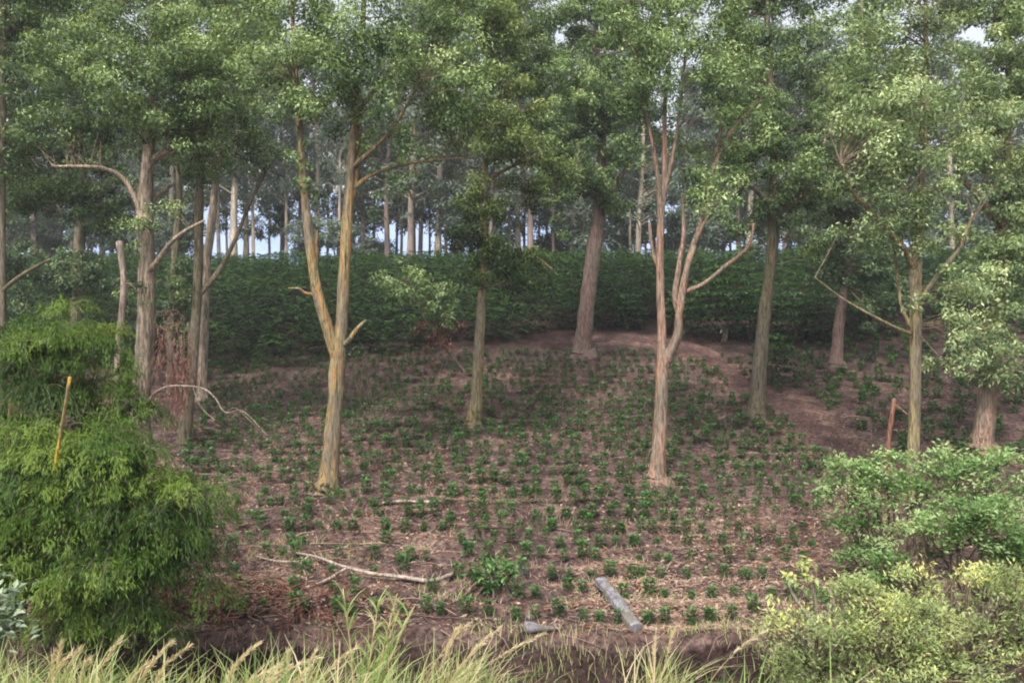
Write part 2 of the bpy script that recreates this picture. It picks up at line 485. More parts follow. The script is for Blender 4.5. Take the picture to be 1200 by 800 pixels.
tag(g.build('ground', M['soil']), kind='structure', label='bare mauve brown planted hillside soil')

g = Geo()
npc = len(path_c)
Tn = unit(np.gradient(path_c, axis=0)); Sd = unit(np.stack([-Tn[:, 1], Tn[:, 0], 0 * Tn[:, 0]], -1))
cr = 12
off = np.linspace(-0.5, 0.5, cr)
ww = path_w[:, None] * off[None, :] * (0.85 + 0.35 * vnoise(np.arange(npc)[:, None] * 0.7, np.sign(off)[None, :] * 3 + 5, 77))
px_ = path_c[:, None, 0] + Sd[:, None, 0] * ww; py_ = path_c[:, None, 1] + Sd[:, None, 1] * ww
pz_ = terrain(px_, py_) + 0.03 * np.clip((0.5 - np.abs(off)) * 6, -0.3, 1)[None, :]
ii = np.arange(npc - 1)[:, None] * cr + np.arange(cr - 1)[None, :]
g.add(np.stack([px_, py_, pz_], -1).reshape(-1, 3), np.stack([ii, ii + 1, ii + cr + 1, ii + cr], -1).reshape(-1, 4), 0, 0.5, True)
tag(g.build('dirt_path', M['path']), kind='structure', label='trodden reddish dirt path curving down the slope')

hx = np.linspace(-3500, 3500, 141); hy = np.linspace(1900, 3600, 30)
HX, HY = np.meshgrid(hx, hy)
t = np.clip((HY - 1900) / 900, 0, 1)
HZ = CZ - 70 + t * (520 + 260 * (fbm(HX * 0.0012, HY * 0.0012, 51) - 0.4)) + 60 * fbm(HX * .006, HY * .006, 52) * t
g = Geo()
ii = np.arange(29)[:, None] * 141 + np.arange(140)[None, :]
g.add(np.stack([HX, HY, HZ], -1).reshape(-1, 3), np.stack([ii, ii + 1, ii + 142, ii + 141], -1).reshape(-1, 4), 0, 0.5, True)
tag(g.build('distant_hills', M['hills']), kind='structure', label='pale blue hazy hills beyond the trees')

# ------------------------------------------------------------------ trees
stems_uv = []   # for labels


def clump(geo, c, r, n, L, W, t0, mat=0, flat=0.72, droop=0.5, trng=0.2):
    """one spray of leaves round the point c"""
    d = rdir(n)
    rad = rng.random(n) ** 0.45
    pos = c + d * rad[:, None] * np.array([r, r, r * flat])
    nrm = unit(d * 0.55 + np.array([0, 0, 0.75]) + rng.normal(size=(n, 3)) * 0.5)
    ax = unit(np.cross(nrm, rng.normal(size=(n, 3))) + np.array([0, 0, -droop]))
    tint = np.clip(t0 + trng * rng.normal(size=n) + 0.22 * d[:, 2] * rad, 0, 1)  # light from above painted in: upper leaves lighter, lower ones darker
    geo.leaves(pos, ax, nrm, L * rng.uniform(0.7, 1.25, n), W * rng.uniform(0.8, 1.2, n), tint, mat)


def crown_clumps(geo, blobs, Y, anchors, L, W, n_leaf, t0, dens=7.0, ry=0.85, cr=(0.27, 0.60), mat=0, twig_mat=1, twigs=True, seedoff=0):
    anchors = np.asarray(anchors)
    for b in blobs:
        u, v, ru, rv = b[:4]
        dy = b[4] if len(b) > 4 else 0.0
        tb = b[5] if len(b) > 5 else 0.0
        Yb = Y + dy
        c = P(u, v, Yb)
        a, bz = ru / F * Yb, rv / F * Yb
        n = max(3, int(dens * a * bz))
        d = rdir(n)
        rad = rng.random(n) ** 0.42
        q = c + d * rad[:, None] * np.array([a, (a + bz) * 0.5 * ry, bz])
        for k in range(n):
            r = rng.uniform(*cr) * min(1.0, 0.45 + 0.5 * min(a, bz))
            ttop = 0.12 * d[k, 2] * rad[k]  # painted top light: higher clumps lighter than lower ones
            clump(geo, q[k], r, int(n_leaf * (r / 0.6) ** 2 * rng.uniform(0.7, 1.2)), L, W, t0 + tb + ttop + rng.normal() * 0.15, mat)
            if twigs and rng.random() < 0.8:
                dd = np.linalg.norm(anchors - q[k], axis=1) + 1.5 * np.maximum(0, anchors[:, 2] - q[k][2])
                s = anchors[np.argmin(dd + rng.random(len(dd)) * 0.6)]
                ln = np.linalg.norm(q[k] - s)
                if ln > 2.2:
                    continue
                mid = (s + q[k]) / 2 + np.array([0, 0, 0.10 * ln]) + rng.normal(size=3) * 0.06 * ln
                pp, rr = spline([s, mid, q[k]], [0.010 + 0.006 * ln, 0.008 + 0.003 * ln, 0.005], 4)
                geo.tube(pp, rr, 5, twig_mat, cap=False)


def tree(name, label, Y, bark, leaf, stems, branches, blobs, twigm=None, group=None, base=None, L=0.125, W=0.048, n_leaf=300, t0=0.42,
         dens=11.0, flare=1.5, extra=None, sides=14, cat='tree', ry=0.85):
    """stems/branches: lists of [(u, v, width_px, dy)], first point of stems[0] is the base"""
    u0, v0 = stems[0][0][:2]
    x0 = (u0 - 600) / F * Y
    zb = tz(x0, Y) if base is None else base
    root = empty(name, (x0, Y, zb), label, cat, group)
    g = Geo(); anchors = []

    def poly(st, ground):
        pts = [P(q[0], q[1], Y + (q[3] if len(q) > 3 else 0)) for q in st]
        rad = [q[2] / F * Y / 2 for q in st]
        if ground:
            pts[0] = np.array([x0, Y, zb + 0.02])
            p1 = pts[0] * 0.88 + pts[1] * 0.12
            pts = [pts[0] - np.array([0, 0, 0.25]), pts[0], p1] + pts[1:]
            rad = [rad[0] * flare * 1.15, rad[0] * flare, rad[0] * 1.06] + rad[1:]
        return spline(pts, rad, 11)
    for i, st in enumerate(stems):
        pp, rr = poly(st, i == 0)
        g.tube(pp, rr, sides, 0, wob=0.45, root=zb if i == 0 else None)
        anchors.append(pp[len(pp) // 2:])
    g.build('trunk', M[bark], root)
    for br in branches:
        pp, rr = poly(br, False)
        gb = Geo(); gb.tube(pp, rr, 8, 0, wob=0.3)
        gb.build('branch', M[bark], root)
        anchors.append(pp[len(pp) // 2:])
    if extra:
        extra(root)
    gc = Geo()
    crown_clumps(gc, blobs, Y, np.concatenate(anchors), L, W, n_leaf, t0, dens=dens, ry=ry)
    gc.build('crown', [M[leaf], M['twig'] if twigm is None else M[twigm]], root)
    return root


# --- left-hand group
D1 = 26.0
TOP = lambda *us: [(u, 2 + (u * 7) % 11, 62, 36, (u % 3 - 1) * .5, .06) for u in us]
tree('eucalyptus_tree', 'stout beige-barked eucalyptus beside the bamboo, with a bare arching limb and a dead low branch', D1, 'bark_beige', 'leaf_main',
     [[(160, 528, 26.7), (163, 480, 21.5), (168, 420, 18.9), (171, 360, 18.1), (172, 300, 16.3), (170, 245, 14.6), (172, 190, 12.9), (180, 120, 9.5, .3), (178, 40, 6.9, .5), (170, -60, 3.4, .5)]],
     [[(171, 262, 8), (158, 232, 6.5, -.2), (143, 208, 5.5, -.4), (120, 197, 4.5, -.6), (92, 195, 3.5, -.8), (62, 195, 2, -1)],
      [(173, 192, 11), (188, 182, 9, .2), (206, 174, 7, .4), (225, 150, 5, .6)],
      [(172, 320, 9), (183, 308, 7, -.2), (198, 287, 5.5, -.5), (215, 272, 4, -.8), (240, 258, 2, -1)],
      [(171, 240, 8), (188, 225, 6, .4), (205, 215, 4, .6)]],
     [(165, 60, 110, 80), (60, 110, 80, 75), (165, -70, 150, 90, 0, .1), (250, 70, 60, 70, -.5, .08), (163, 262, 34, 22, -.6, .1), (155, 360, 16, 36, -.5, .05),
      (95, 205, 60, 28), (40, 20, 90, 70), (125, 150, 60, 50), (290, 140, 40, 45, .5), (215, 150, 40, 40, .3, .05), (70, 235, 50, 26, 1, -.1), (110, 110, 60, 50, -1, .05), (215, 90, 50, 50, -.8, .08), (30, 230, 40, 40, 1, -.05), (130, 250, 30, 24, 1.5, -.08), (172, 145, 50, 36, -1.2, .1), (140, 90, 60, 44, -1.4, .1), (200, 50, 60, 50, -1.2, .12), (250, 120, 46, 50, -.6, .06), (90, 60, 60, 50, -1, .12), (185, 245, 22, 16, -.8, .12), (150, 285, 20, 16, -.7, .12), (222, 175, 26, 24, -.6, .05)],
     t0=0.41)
tree('slim_mossy_tree', 'slim dark mossy tree just right of the stout beige eucalyptus, with thin curving limb', 27.0, 'bark_moss', 'leaf_main',
     [[(216, 530, 15.0), (221, 470, 12.3), (227, 400, 11.4), (232, 330, 10.6), (233, 260, 9.7), (236, 180, 7.9), (245, 90, 5.3, .3), (255, 0, 3.5, .4)]],
     [[(234, 345, 7), (256, 318, 6, .2), (276, 280, 5, .4), (292, 240, 4, .6), (312, 200, 3, .8)]],
     [(240, 150, 45, 55), (275, 60, 65, 70, 0, .08), (228, 205, 26, 34), (265, -50, 90, 80, 0, .05), (215, 340, 16, 30, 0, .1), (305, 190, 30, 28, 1)], t0=0.42)
tree('pale_leaning_tree', 'pale slender leaning tree partly hidden behind the slim mossy tree', 34.0, 'bark_beige', 'leaf_main',
     [[(236, 415, 11.0), (241, 330, 10.2), (247, 270, 9.3), (252, 220, 7.6), (262, 120, 5.1), (268, 20, 2.5)]], [],
     [(265, 100, 50, 60), (270, 0, 70, 70), (248, 195, 26, 26), (252, 165, 40, 40, -.6, .02)], t0=0.36)
tree('edge_tree', 'tree at the left edge of the view with a bare side limb', 25.0, 'bark_moss', 'leaf_main',
     [[(-2, 560, 15), (1, 450, 12), (2, 330, 10), (1, 200, 9), (4, 60, 6), (0, -60, 4)]],
     [[(2, 342, 6), (18, 328, 5, -.2), (36, 316, 4, -.4), (58, 304, 3, -.6)]],
     [(0, 50, 70, 80), (10, 170, 60, 55), (-60, 0, 90, 100), (20, -70, 90, 80), (-50, 160, 60, 60)], t0=0.38)
tree('dark_tree', 'dark-crowned tree behind the bamboo, left of the broken snag', 37.0, 'bark_moss', 'leaf_dark',
     [[(88, 440, 17), (90, 370, 15), (93, 290, 13), (95, 220, 10), (100, 120, 7), (100, 20, 4)]], [],
     [(90, 195, 75, 55), (50, 225, 60, 38), (120, 240, 40, 30), (100, 100, 90, 70), (100, 0, 100, 70), (20, 150, 60, 60), (30, 320, 50, 40, -3), (95, 320, 50, 36, -3, .1), (60, 375, 60, 30, -3, .05)], t0=0.4, L=.16, W=.06)
tree('bushy_tree', 'low bushy tree with dark hanging foliage between the snag and the mossy tree', 36.0, 'bark_moss', 'leaf_dark',
     [[(200, 430, 10), (202, 370, 9), (205, 300, 8), (210, 230, 6), (205, 150, 4)]], [],
     [(205, 330, 26, 34, 0, .15), (130, 370, 30, 40, 0, .2), (205, 400, 24, 28, 0, .1), (195, 150, 60, 60)], t0=0.42, L=.16, W=.06)


def t3_extra(root):
    pass


D3 = depth(382, 575)
tree('forked_eucalyptus', 'tall two-stemmed eucalyptus with orange and yellow-green streaked bark, nearest in the field', D3, 'bark_orange', 'leaf_main',
     [[(383, 575, 24), (388, 530, 20), (393, 470, 18), (397, 410, 18), (400, 375, 14), (403, 320, 13.5), (407, 260, 12.5), (411, 200, 10.5), (416, 130, 8), (424, 40, 6, .3), (430, -60, 4, .4)],
      [(396, 422, 14), (387, 395, 13, -.1), (375, 355, 12, -.2), (366, 310, 11, -.3), (360, 260, 10, -.3), (356, 210, 9, -.3), (350, 140, 7, -.2), (345, 60, 5), (340, -40, 3)],
      [(408, 250, 8), (416, 215, 7.5, .1), (420, 170, 6, .2), (418, 130, 5, .3), (408, 70, 4, .4)]],
     [[(400, 408, 7), (409, 398, 6, -.2), (418, 386, 5, -.3), (429, 375, 3, -.4)],
      [(366, 345, 5), (357, 343, 4, -.1), (350, 338, 3, -.2), (338, 338, 2, -.2)],
      [(414, 195, 6), (440, 172, 5, -.3), (460, 150, 4, -.5), (480, 118, 3, -.7), (492, 90, 1.5, -.7)],
      [(412, 222, 6), (440, 203, 5, .3), (490, 190, 3, .6), (560, 184, 2, .9)],
      [(368, 330, 6), (371, 300, 5, .3), (372, 270, 4, .4)],
      [(412, 140, 6), (450, 95, 5, .5), (500, 60, 3, .8)]],
     [(400, 40, 85, 60), (500, 80, 70, 65, .3, .08), (480, 5, 90, 55, 0, .05), (330, 90, 45, 60), (350, 185, 18, 36, -.4, .05), (445, 160, 42, 24, -.3), (420, -90, 150, 80, 0, .1),
      (535, 135, 40, 40, .5, .08), (440, 105, 50, 35), (330, 10, 70, 60), (300, 60, 30, 50, 0, .1), (380, 130, 40, 40, .5, -.1), (455, 215, 34, 22, .6, -.08), (500, 165, 40, 24, .6, 0), (370, 60, 60, 50, -1.2, .06), (440, 60, 60, 50, -1.2, .08), (525, 110, 44, 50, -.6, .14), (340, 150, 30, 40, -.8, .05), (460, 110, 40, 30, -.8, .05), (360, 215, 20, 24, -.5, -.05), (350, 120, 34, 44, -1, .04), (400, 100, 40, 30, -1, .02), (475, 180, 36, 22, -.4, .04), (430, 140, 30, 26, -.6, 0), (545, 60, 40, 50, 0, .1)],
     t0=0.44)
D4 = depth(556, 495)
tree('slim_yellow_tree', 'slim straight tree with yellow-green bark standing alone mid-field', D4, 'bark_yellow', 'leaf_yellow',
     [[(556, 496, 14), (559, 450, 12), (562, 400, 11), (565, 340, 10), (567, 280, 9), (568, 200, 8), (572, 110, 6), (570, 20, 4), (575, -60, 3)]],
     [[(566, 300, 5), (590, 290, 4, -.3), (625, 300, 3, -.5), (650, 318, 2, -.6)],
      [(568, 215, 4), (600, 195, 3, .3), (635, 185, 2, .5)]],
     [(600, 165, 55, 45, 0, .12), (562, 225, 36, 34, 0, .05), (575, 292, 42, 24, -.3, -.28), (622, 315, 36, 24, -.5, -.24), (545, 120, 48, 50), (560, 30, 80, 65), (570, -80, 110, 80, 0, .1), *TOP(545, 600),
      (640, 190, 34, 34, .4, .1), (610, 85, 50, 50, 0, -.05), (545, 320, 22, 18, -.2, -.2), (590, 130, 50, 50, -1, .1), (620, 225, 40, 30, .5, 0), (560, 255, 26, 26, -.5, -.05), (590, 296, 48, 26, -.5, -.3), (560, 276, 36, 24, -.5, -.3), (625, 322, 40, 26, -.4, -.26), (555, 322, 30, 18, -.4, -.26)], t0=0.42, L=.14, W=.055)
D5 = depth(682, 416)
tree('reddish_tree', 'thick reddish-brown leaning trunk at the foot of the coffee hillside', D5, 'bark_red', 'leaf_main',
     [[(681, 417, 19.3), (686, 370, 17.5), (692, 320, 16.6), (699, 270, 15.6), (702, 230, 12.9), (706, 160, 9.2), (700, 60, 6.4), (695, -40, 3.7)]],
     [[(701, 250, 8), (722, 215, 6, -.3), (740, 190, 4, -.5)]],
     [(696, 208, 46, 36, -.8, .05), (690, 115, 75, 55), (640, 205, 30, 32, -.5, .03), (690, 45, 70, 36), (690, -90, 120, 80), (735, 180, 24, 34, -.5), *TOP(660, 715), (655, 265, 14, 16, 0, .05), (725, 235, 18, 22, 0, .05), (650, 150, 40, 40, .5, -.05), (670, 225, 26, 22, -.8, .05), (695, 150, 56, 50, -1.4, .06), (720, 120, 40, 40, -1, .06), (665, 100, 50, 50, -1, .04)],
     t0=0.38, L=.16, W=.062)
D6 = depth(768, 562)
tree('many_stemmed_tree', 'pinkish forked tree splitting into a fan of thin bare stems, centre-right of the field', D6, 'bark_pink', 'leaf_main',
     [[(768, 563, 18), (772, 510, 16), (775, 450, 15), (776, 400, 11), (774, 350, 10), (773, 300, 9), (775, 250, 9), (779, 200, 7), (779, 130, 5), (785, 40, 4, .2), (790, -50, 3, .2)],
      [(777, 430, 12), (785, 412, 11, -.1), (794, 392, 10, -.2), (796, 365, 9, -.2), (803, 325, 8, -.1), (814, 285, 7), (826, 245, 6, .2), (840, 180, 4, .4), (855, 90, 3, .6), (860, 30, 2, .6)],
      [(796, 372, 7), (791, 345, 7, .1), (796, 310, 6, .2), (801, 275, 5, .3), (800, 230, 4, .4)],
      [(774, 262, 6), (770, 200, 5, -.2), (757, 130, 3, -.4), (748, 60, 2, -.4)],
      [(776, 240, 6), (787, 190, 5, -.2), (797, 130, 3, -.3), (803, 60, 2, -.3)],
      [(773, 315, 5), (765, 295, 4, .2), (761, 262, 4, .3)]],
     [[(802, 342, 6), (825, 332, 5, -.2), (850, 312, 5, -.3), (876, 290, 4, -.5), (884, 262, 3, -.6)],
      [(812, 292, 4), (822, 268, 4, -.2), (838, 240, 3, -.3)],
      [(833, 205, 5), (860, 150, 4, .3), (905, 105, 3, .5)]],
     [(790, 80, 70, 50, 0, .06), (862, 95, 55, 50, .3, .05), *TOP(760, 835), (838, 190, 42, 45, .3, .08), (735, 110, 42, 50, -.2), (822, 245, 34, 26, 0, .05), (800, -60, 130, 80, 0, .1), (750, 205, 16, 24, 0, 0),
      (880, 160, 34, 45, .3, .04), (735, 35, 55, 50), (850, 30, 55, 36), (870, 265, 16, 18, -.4, .1), (770, 80, 60, 44, -1, .08), (830, 110, 60, 40, -1, .08), (845, 225, 34, 40, -.6, .06), (800, 160, 24, 26, .6, -.05), (815, 200, 26, 30, .8, 0), (730, 165, 26, 34, .4, 0), (780, 30, 70, 36, -.6, .06)], t0=0.43)
D7 = depth(885, 495)
tree('mossy_eucalyptus', 'thick eucalyptus with pale mossy lower trunk and dark upper trunk, beside the dirt path', D7, 'bark_moss', 'leaf_main',
     [[(885, 496, 20.2), (889, 450, 16.8), (894, 390, 15.1), (901, 330, 14.3), (906, 280, 14.3), (907, 220, 11.8), (907, 140, 8.4), (900, 50, 5.9), (900, -60, 3.4)]],
     [[(905, 245, 7), (885, 222, 5, -.3), (868, 222, 4, -.4), (850, 235, 3, -.5)],
      [(907, 262, 6), (925, 240, 5, -.3), (948, 225, 3, -.4)],
      [(907, 150, 7), (925, 100, 5, .3), (950, 60, 3, .5)]],
     [(905, 165, 48, 45, 0, -.05), (938, 225, 46, 34, 0, -.02), (905, 65, 70, 45, 0, -.03), *TOP(890, 945), (900, -70, 120, 80, 0, .05), (862, 205, 34, 30, 0, .02), (948, 285, 32, 26, -.3, .05), (880, 300, 18, 20, .4, .02), (960, 140, 40, 50), (900, 110, 56, 50, -1, 0), (880, 160, 36, 40, -.8, 0), (930, 190, 44, 40, -.8, .02), (915, 240, 30, 22, -.8, 0), (885, 255, 24, 22, .4, -.04)],
     t0=0.38, L=.15, W=.057)
D8 = depth(980, 428)
tree('hazy_leaning_tree', 'smaller leaning tree standing among the dark coffee beyond the path', D8, 'bark_red', 'leaf_dark',
     [[(979, 428, 13), (984, 380, 11), (990, 335, 10), (996, 285, 9), (1002, 200, 7), (1010, 100, 5), (1010, 0, 3)]], [],
     [(992, 275, 42, 38, 0, .15), (1002, 325, 34, 26, -.5, .15), (1005, 190, 55, 50, 0, .1), (960, 320, 26, 28, 0, .1), (1010, 90, 60, 60), (1035, 345, 30, 26, 0, .1), (985, 230, 50, 40, -.8, .1), (960, 270, 34, 34, 0, .1), (1010, 370, 24, 16, -.5, .1), (1025, 300, 40, 36, 0, .08)], t0=0.47, L=.16, W=.062)
D9 = 21.5
tree('yellow_barked_eucalyptus', 'yellow-barked eucalyptus rising behind the light green shrub, with wide bare forking limbs', D9, 'bark_yellow', 'leaf_pale',
     [[(1069, 600, 15), (1070, 540, 14), (1072, 480, 13), (1073, 420, 13), (1073, 360, 13), (1073, 310, 13), (1078, 240, 9, .2), (1085, 140, 7, .3), (1085, 40, 5, .3), (1085, -60, 3, .3)]],
     [[(1073, 318, 10), (1060, 292, 8, -.2), (1040, 270, 7, -.4), (1018, 245, 6, -.6), (1000, 226, 5, -.8), (985, 190, 4, -1)],
      [(1075, 355, 7), (1088, 338, 6, -.2), (1104, 316, 6, -.4), (1126, 288, 4, -.6), (1140, 250, 3, -.8)],
      [(1071, 392, 5), (1048, 383, 4, -.2), (1015, 366, 3, -.4), (985, 348, 2, -.5), (955, 325, 1.2, -.6)],
      [(1069, 385, 5), (1057, 360, 4, .2), (1052, 325, 4, .3), (1048, 285, 3, .4)]],
     [(1070, 235, 60, 42, 0, .05), (1030, 155, 68, 62, -.4, .06), (1095, 120, 80, 65, 0, .04), *TOP(1030, 1100), (1060, 50, 80, 40, 0, .02), (1128, 325, 40, 30, -.5, .08), (1143, 400, 42, 30, -.7, .1), (1090, -80, 150, 70, 0, .1),
      (1005, 222, 42, 30, -.6, .02), (1048, 292, 22, 16, 0, .05), (1100, 280, 40, 24, 0, .04), (985, 120, 34, 34, -.6, .02), (1130, 190, 50, 46, 0, .03), (1075, 190, 60, 46, -1.1, .08), (1040, 230, 46, 36, -1, .06), (1060, 120, 70, 50, -1.2, .1), (1110, 240, 44, 36, -1, .06), (1085, 285, 34, 20, -.8, .06), (1000, 170, 44, 44, -1, .08), (1010, 280, 34, 26, -.6, .02), (1110, 370, 34, 24, -.7, .08), (1085, 345, 30, 22, -.7, .08), (1140, 375, 40, 30, -1, .08), (1150, 330, 40, 30, -.8, .06), (1125, 420, 34, 24, -1, .1), (1000, 60, 60, 50, -.5, .06)], t0=0.46)
D10 = 26.5
tree('brown_eucalyptus', 'thick grey-brown trunk at the right of the view, half hidden by hanging leaves', D10, 'bark_pink', 'leaf_pale',
     [[(1149, 556, 22.9), (1153, 500, 21.2), (1160, 440, 18.7), (1167, 380, 15.3), (1172, 320, 12.8), (1175, 260, 11.0), (1180, 180, 8.5), (1182, 80, 6.0), (1180, -30, 3.4)]],
     [[(1176, 268, 10), (1160, 248, 9, -.3), (1142, 225, 8, -.5), (1122, 205, 6, -.7)]],
     [(1172, 210, 48, 50, -.3), (1175, 90, 60, 70, 0, .04), (1165, 300, 48, 34, -.6), *TOP(1160, 1200), (1185, 375, 34, 40, -.7, .04), (1185, -50, 90, 80), (1215, 200, 50, 80), (1140, 440, 24, 14, -.6, .1), (1100, 420, 18, 14, -.6, .05), (1165, 150, 56, 56, -1.4, .06), (1195, 290, 44, 50, -1, .04), (1140, 340, 40, 30, -.6, .06), (1170, 430, 30, 22, -1, .08), (1150, 400, 40, 30, -1.2, .08), (1190, 430, 30, 30, -1, .06), (1180, 340, 40, 34, -1, .05), (1190, 60, 60, 70, -1, .06)], t0=0.42, L=.15, W=.057)

# ------------------------------------------------------------------ trees on and beyond the crest
def far_variant(k, H, leafm, barkm):
    """returns trunk mesh, crown mesh, built round the origin"""
    g = Geo()
    lean = rng.normal() * 0.02
    zs = np.linspace(-0.3, H * 0.95, 9)
    pts = np.stack([lean * zs + 0.12 * np.sin(zs * 0.35 + k), 0.1 * np.cos(zs * 0.3 + k), zs], -1)
    rad = np.interp(zs, [-0.3, 1.0, H * 0.5, H * 0.95], [0.38, 0.27, 0.20, 0.04])
    g.tube(pts, rad, 9)
    tm = g.mesh('trunk', [barkm])
    gc = Geo()
    nb = 88
    for i in range(nb):
        f = rng.random() ** 0.8
        z = H * ((0.14 if k in (1, 3) else .36 if k > 4 else 0.25) + (0.88 if k in (1, 3) else .66 if k > 4 else 0.77) * f)
        R = 3.4 * math.sin(math.pi * min(1, 0.10 + 0.88 * f) ** 0.75) + 0.7
        a = rng.random() * 6.283; rr = R * math.sqrt(rng.random())
        c = np.array([lean * z + rr * math.cos(a), rr * math.sin(a), z])
        clump(gc, c, rng.uniform(0.7, 1.4), 95, 0.44, 0.18, 0.42 + 0.1 * rng.normal(), 0, 0.8, 0.5)
        s = np.array([lean * z, 0, z - 0.35 * rr - 0.2])
        gc.tube([s, (s + c) / 2 + np.array([0, 0, .2]), c], [0.07, 0.05, 0.02], 4, 1, cap=False)
    cm = gc.mesh('crown', [leafm, barkm])
    return tm, cm


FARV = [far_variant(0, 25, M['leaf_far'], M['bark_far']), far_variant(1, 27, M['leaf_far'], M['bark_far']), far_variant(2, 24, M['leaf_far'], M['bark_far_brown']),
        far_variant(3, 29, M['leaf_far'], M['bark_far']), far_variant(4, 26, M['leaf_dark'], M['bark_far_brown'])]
FARW = {0: 'pale', 1: 'pale', 2: 'brown', 3: 'pale', 4: 'dark-leaved'}
# (u at the crest, depth, variant, scale)
FAR = [(12, 84, 2, 1), (40, 74, 4, 1), (70, 92, 1, 1), (118, 80, 2, 1), (150, 96, 0, 1), (200, 78, 3, .95), (214, 95, 0, .9), (274, 74, 0, 1.15), (287, 82, 3, 1.05), (330, 88, 4, 1),
       (374, 80, 3, 1), (426, 84, 0, 1), (453, 78, 4, 1.0), (479, 72, 2, 1.1), (493, 86, 0, .95), (513, 74, 3, 1.05), (551, 80, 0, 1.0), (579, 84, 1, .9),
       (609, 78, 3, 1.0), (623, 72, 2, 1.0), (657, 84, 0, .9), (671, 76, 1, .95), (722, 82, 3, 1), (748, 76, 1, .95), (812, 84, 2, 1),
       (845, 92, 1, .95), (867, 80, 3, .95), (880, 74, 0, 1.05), (925, 88, 1, 1), (968, 78, 3, 1), (975, 90, 0, .9), (1012, 80, 4, 1), (1040, 94, 1, 1), (1095, 84, 2, 1), (1115, 76, 0, 1),
       (1140, 92, 3, 1), (1200, 82, 2, 1), (-30, 80, 0, 1), (1240, 90, 1, 1)]
FAR.sort()
GAPS = [(-99, 2, 'left of the edge tree'), (2, 92, 'between edge tree and dark-crowned tree'), (92, 171, 'between dark-crowned tree and stout beige eucalyptus'), (171, 233, 'between stout beige and slim mossy trees'),
        (233, 362, 'between slim mossy tree and forked orange tree'), (362, 408, "between the forked orange tree's two stems"), (408, 567, 'between forked orange tree and slim yellow tree'),
        (567, 697, 'between slim yellow tree and reddish trunk'), (697, 774, 'between reddish trunk and many-stemmed tree'), (774, 906, 'between many-stemmed tree and path-side eucalyptus'),
        (906, 995, 'between path-side eucalyptus and small leaning tree'), (995, 1073, 'between small leaning tree and yellow-barked eucalyptus'), (1073, 1174, 'between yellow-barked and grey-brown eucalyptuses'), (1174, 1400, 'beyond the right-hand grey-brown trunk')]
ORD = ['first', 'second', 'third', 'fourth', 'fifth', 'sixth', 'seventh', 'eighth', 'ninth']
for lo, hi, where in GAPS:
    grp = [f for f in FAR if lo <= f[0] < hi]
    for k, (u, Y, var, s) in enumerate(grp):
        x = (u - 600) / F * Y
        w = FARW[var]
        lab = ('%s crest tree %s' % (w, where)) if len(grp) == 1 else ('%s crest tree, %s from left %s' % (w, ORD[k], where))
        root = empty('crest_tree', (x, Y, tz(x, Y)), lab, 'tree', 'trees beyond the coffee hillcrest')
        rz = rng.random() * 6.28
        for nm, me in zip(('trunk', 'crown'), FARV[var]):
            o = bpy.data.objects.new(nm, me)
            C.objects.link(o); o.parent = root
        root.rotation_euler = (0, 0, rz)
        root.scale = (s, s, s * (0.76 + 0.24 * rng.random()))

def low_variant(k, H, leafm):
    g = Geo()
    for j in range(3):
        a = j * 2.1 + k
        g.tube([(0, 0, -.3), (.3 * math.cos(a), .3 * math.sin(a), H * .3), (1.1 * math.cos(a), 1.1 * math.sin(a), H * .75)], [.12, .09, .03], 6)
    tm = g.mesh('trunk', [M['bark_far_brown']])
    gc = Geo()
    for i in range(48):
        d = rdir(1)[0] * rng.random() ** .4
        c = np.array([d[0] * 2.2, d[1] * 2.0, H * (.58 + .40 * d[2])])
        clump(gc, c, rng.uniform(.5, 1.0), 80, .36, .15, .42 + .1 * rng.normal(), 0, .8, .4)
    return tm, gc.mesh('crown', [leafm])


SLIM = [far_variant(5, 20, M['leaf_far'], M['bark_far']), far_variant(6, 22, M['leaf_far'], M['bark_far']), far_variant(7, 21, M['leaf_far'], M['bark_far_brown'])]
SL = [(8, 98), (28, 86), (58, 104), (84, 78), (108, 92), (132, 86), (160, 76), (186, 90), (206, 106), (256, 80), (268, 92), (296, 76), (316, 100), (336, 78), (352, 92), (384, 94), (398, 78), (416, 100), (438, 90), (462, 96), (470, 84),
      (486, 98), (503, 88), (522, 82), (541, 98), (560, 92), (572, 74), (588, 98), (596, 82), (615, 90), (632, 84), (640, 96), (650, 76), (664, 100), (678, 88), (706, 78), (716, 96), (727, 88), (739, 78), (756, 92), (766, 84),
      (800, 78), (820, 94), (836, 80), (856, 86), (872, 98), (890, 88), (918, 80), (936, 92), (956, 84), (962, 100), (982, 80), (1002, 94), (1026, 84), (1052, 90), (1082, 80), (1106, 96), (1126, 86), (1152, 98), (1182, 88), (1210, 96)]
for lo, hi, where in GAPS:
    grp = [f for f in SL if lo <= f[0] < hi]
    for k, (u, Y) in enumerate(grp):
        x = (u - 600) / F * Y
        lab = ('slender crest tree %s' % where) if len(grp) == 1 else ('slender crest tree, %s from left %s' % ((ORD + ['tenth', 'eleventh', 'twelfth'])[k], where))
        root = empty('slender_crest_tree', (x, Y, tz(x, Y)), lab, 'tree', 'slender trees beyond the coffee hillcrest')
        for nm, me in zip(('trunk', 'crown'), SLIM[(k * 7 + int(u)) % 3]):
            o = bpy.data.objects.new(nm, me)
            C.objects.link(o); o.parent = root
        root.rotation_euler = (0, 0, rng.random() * 6.28)
        w_ = rng.uniform(.48, .72)
        root.scale = (w_, w_, rng.uniform(.70, 1.0))

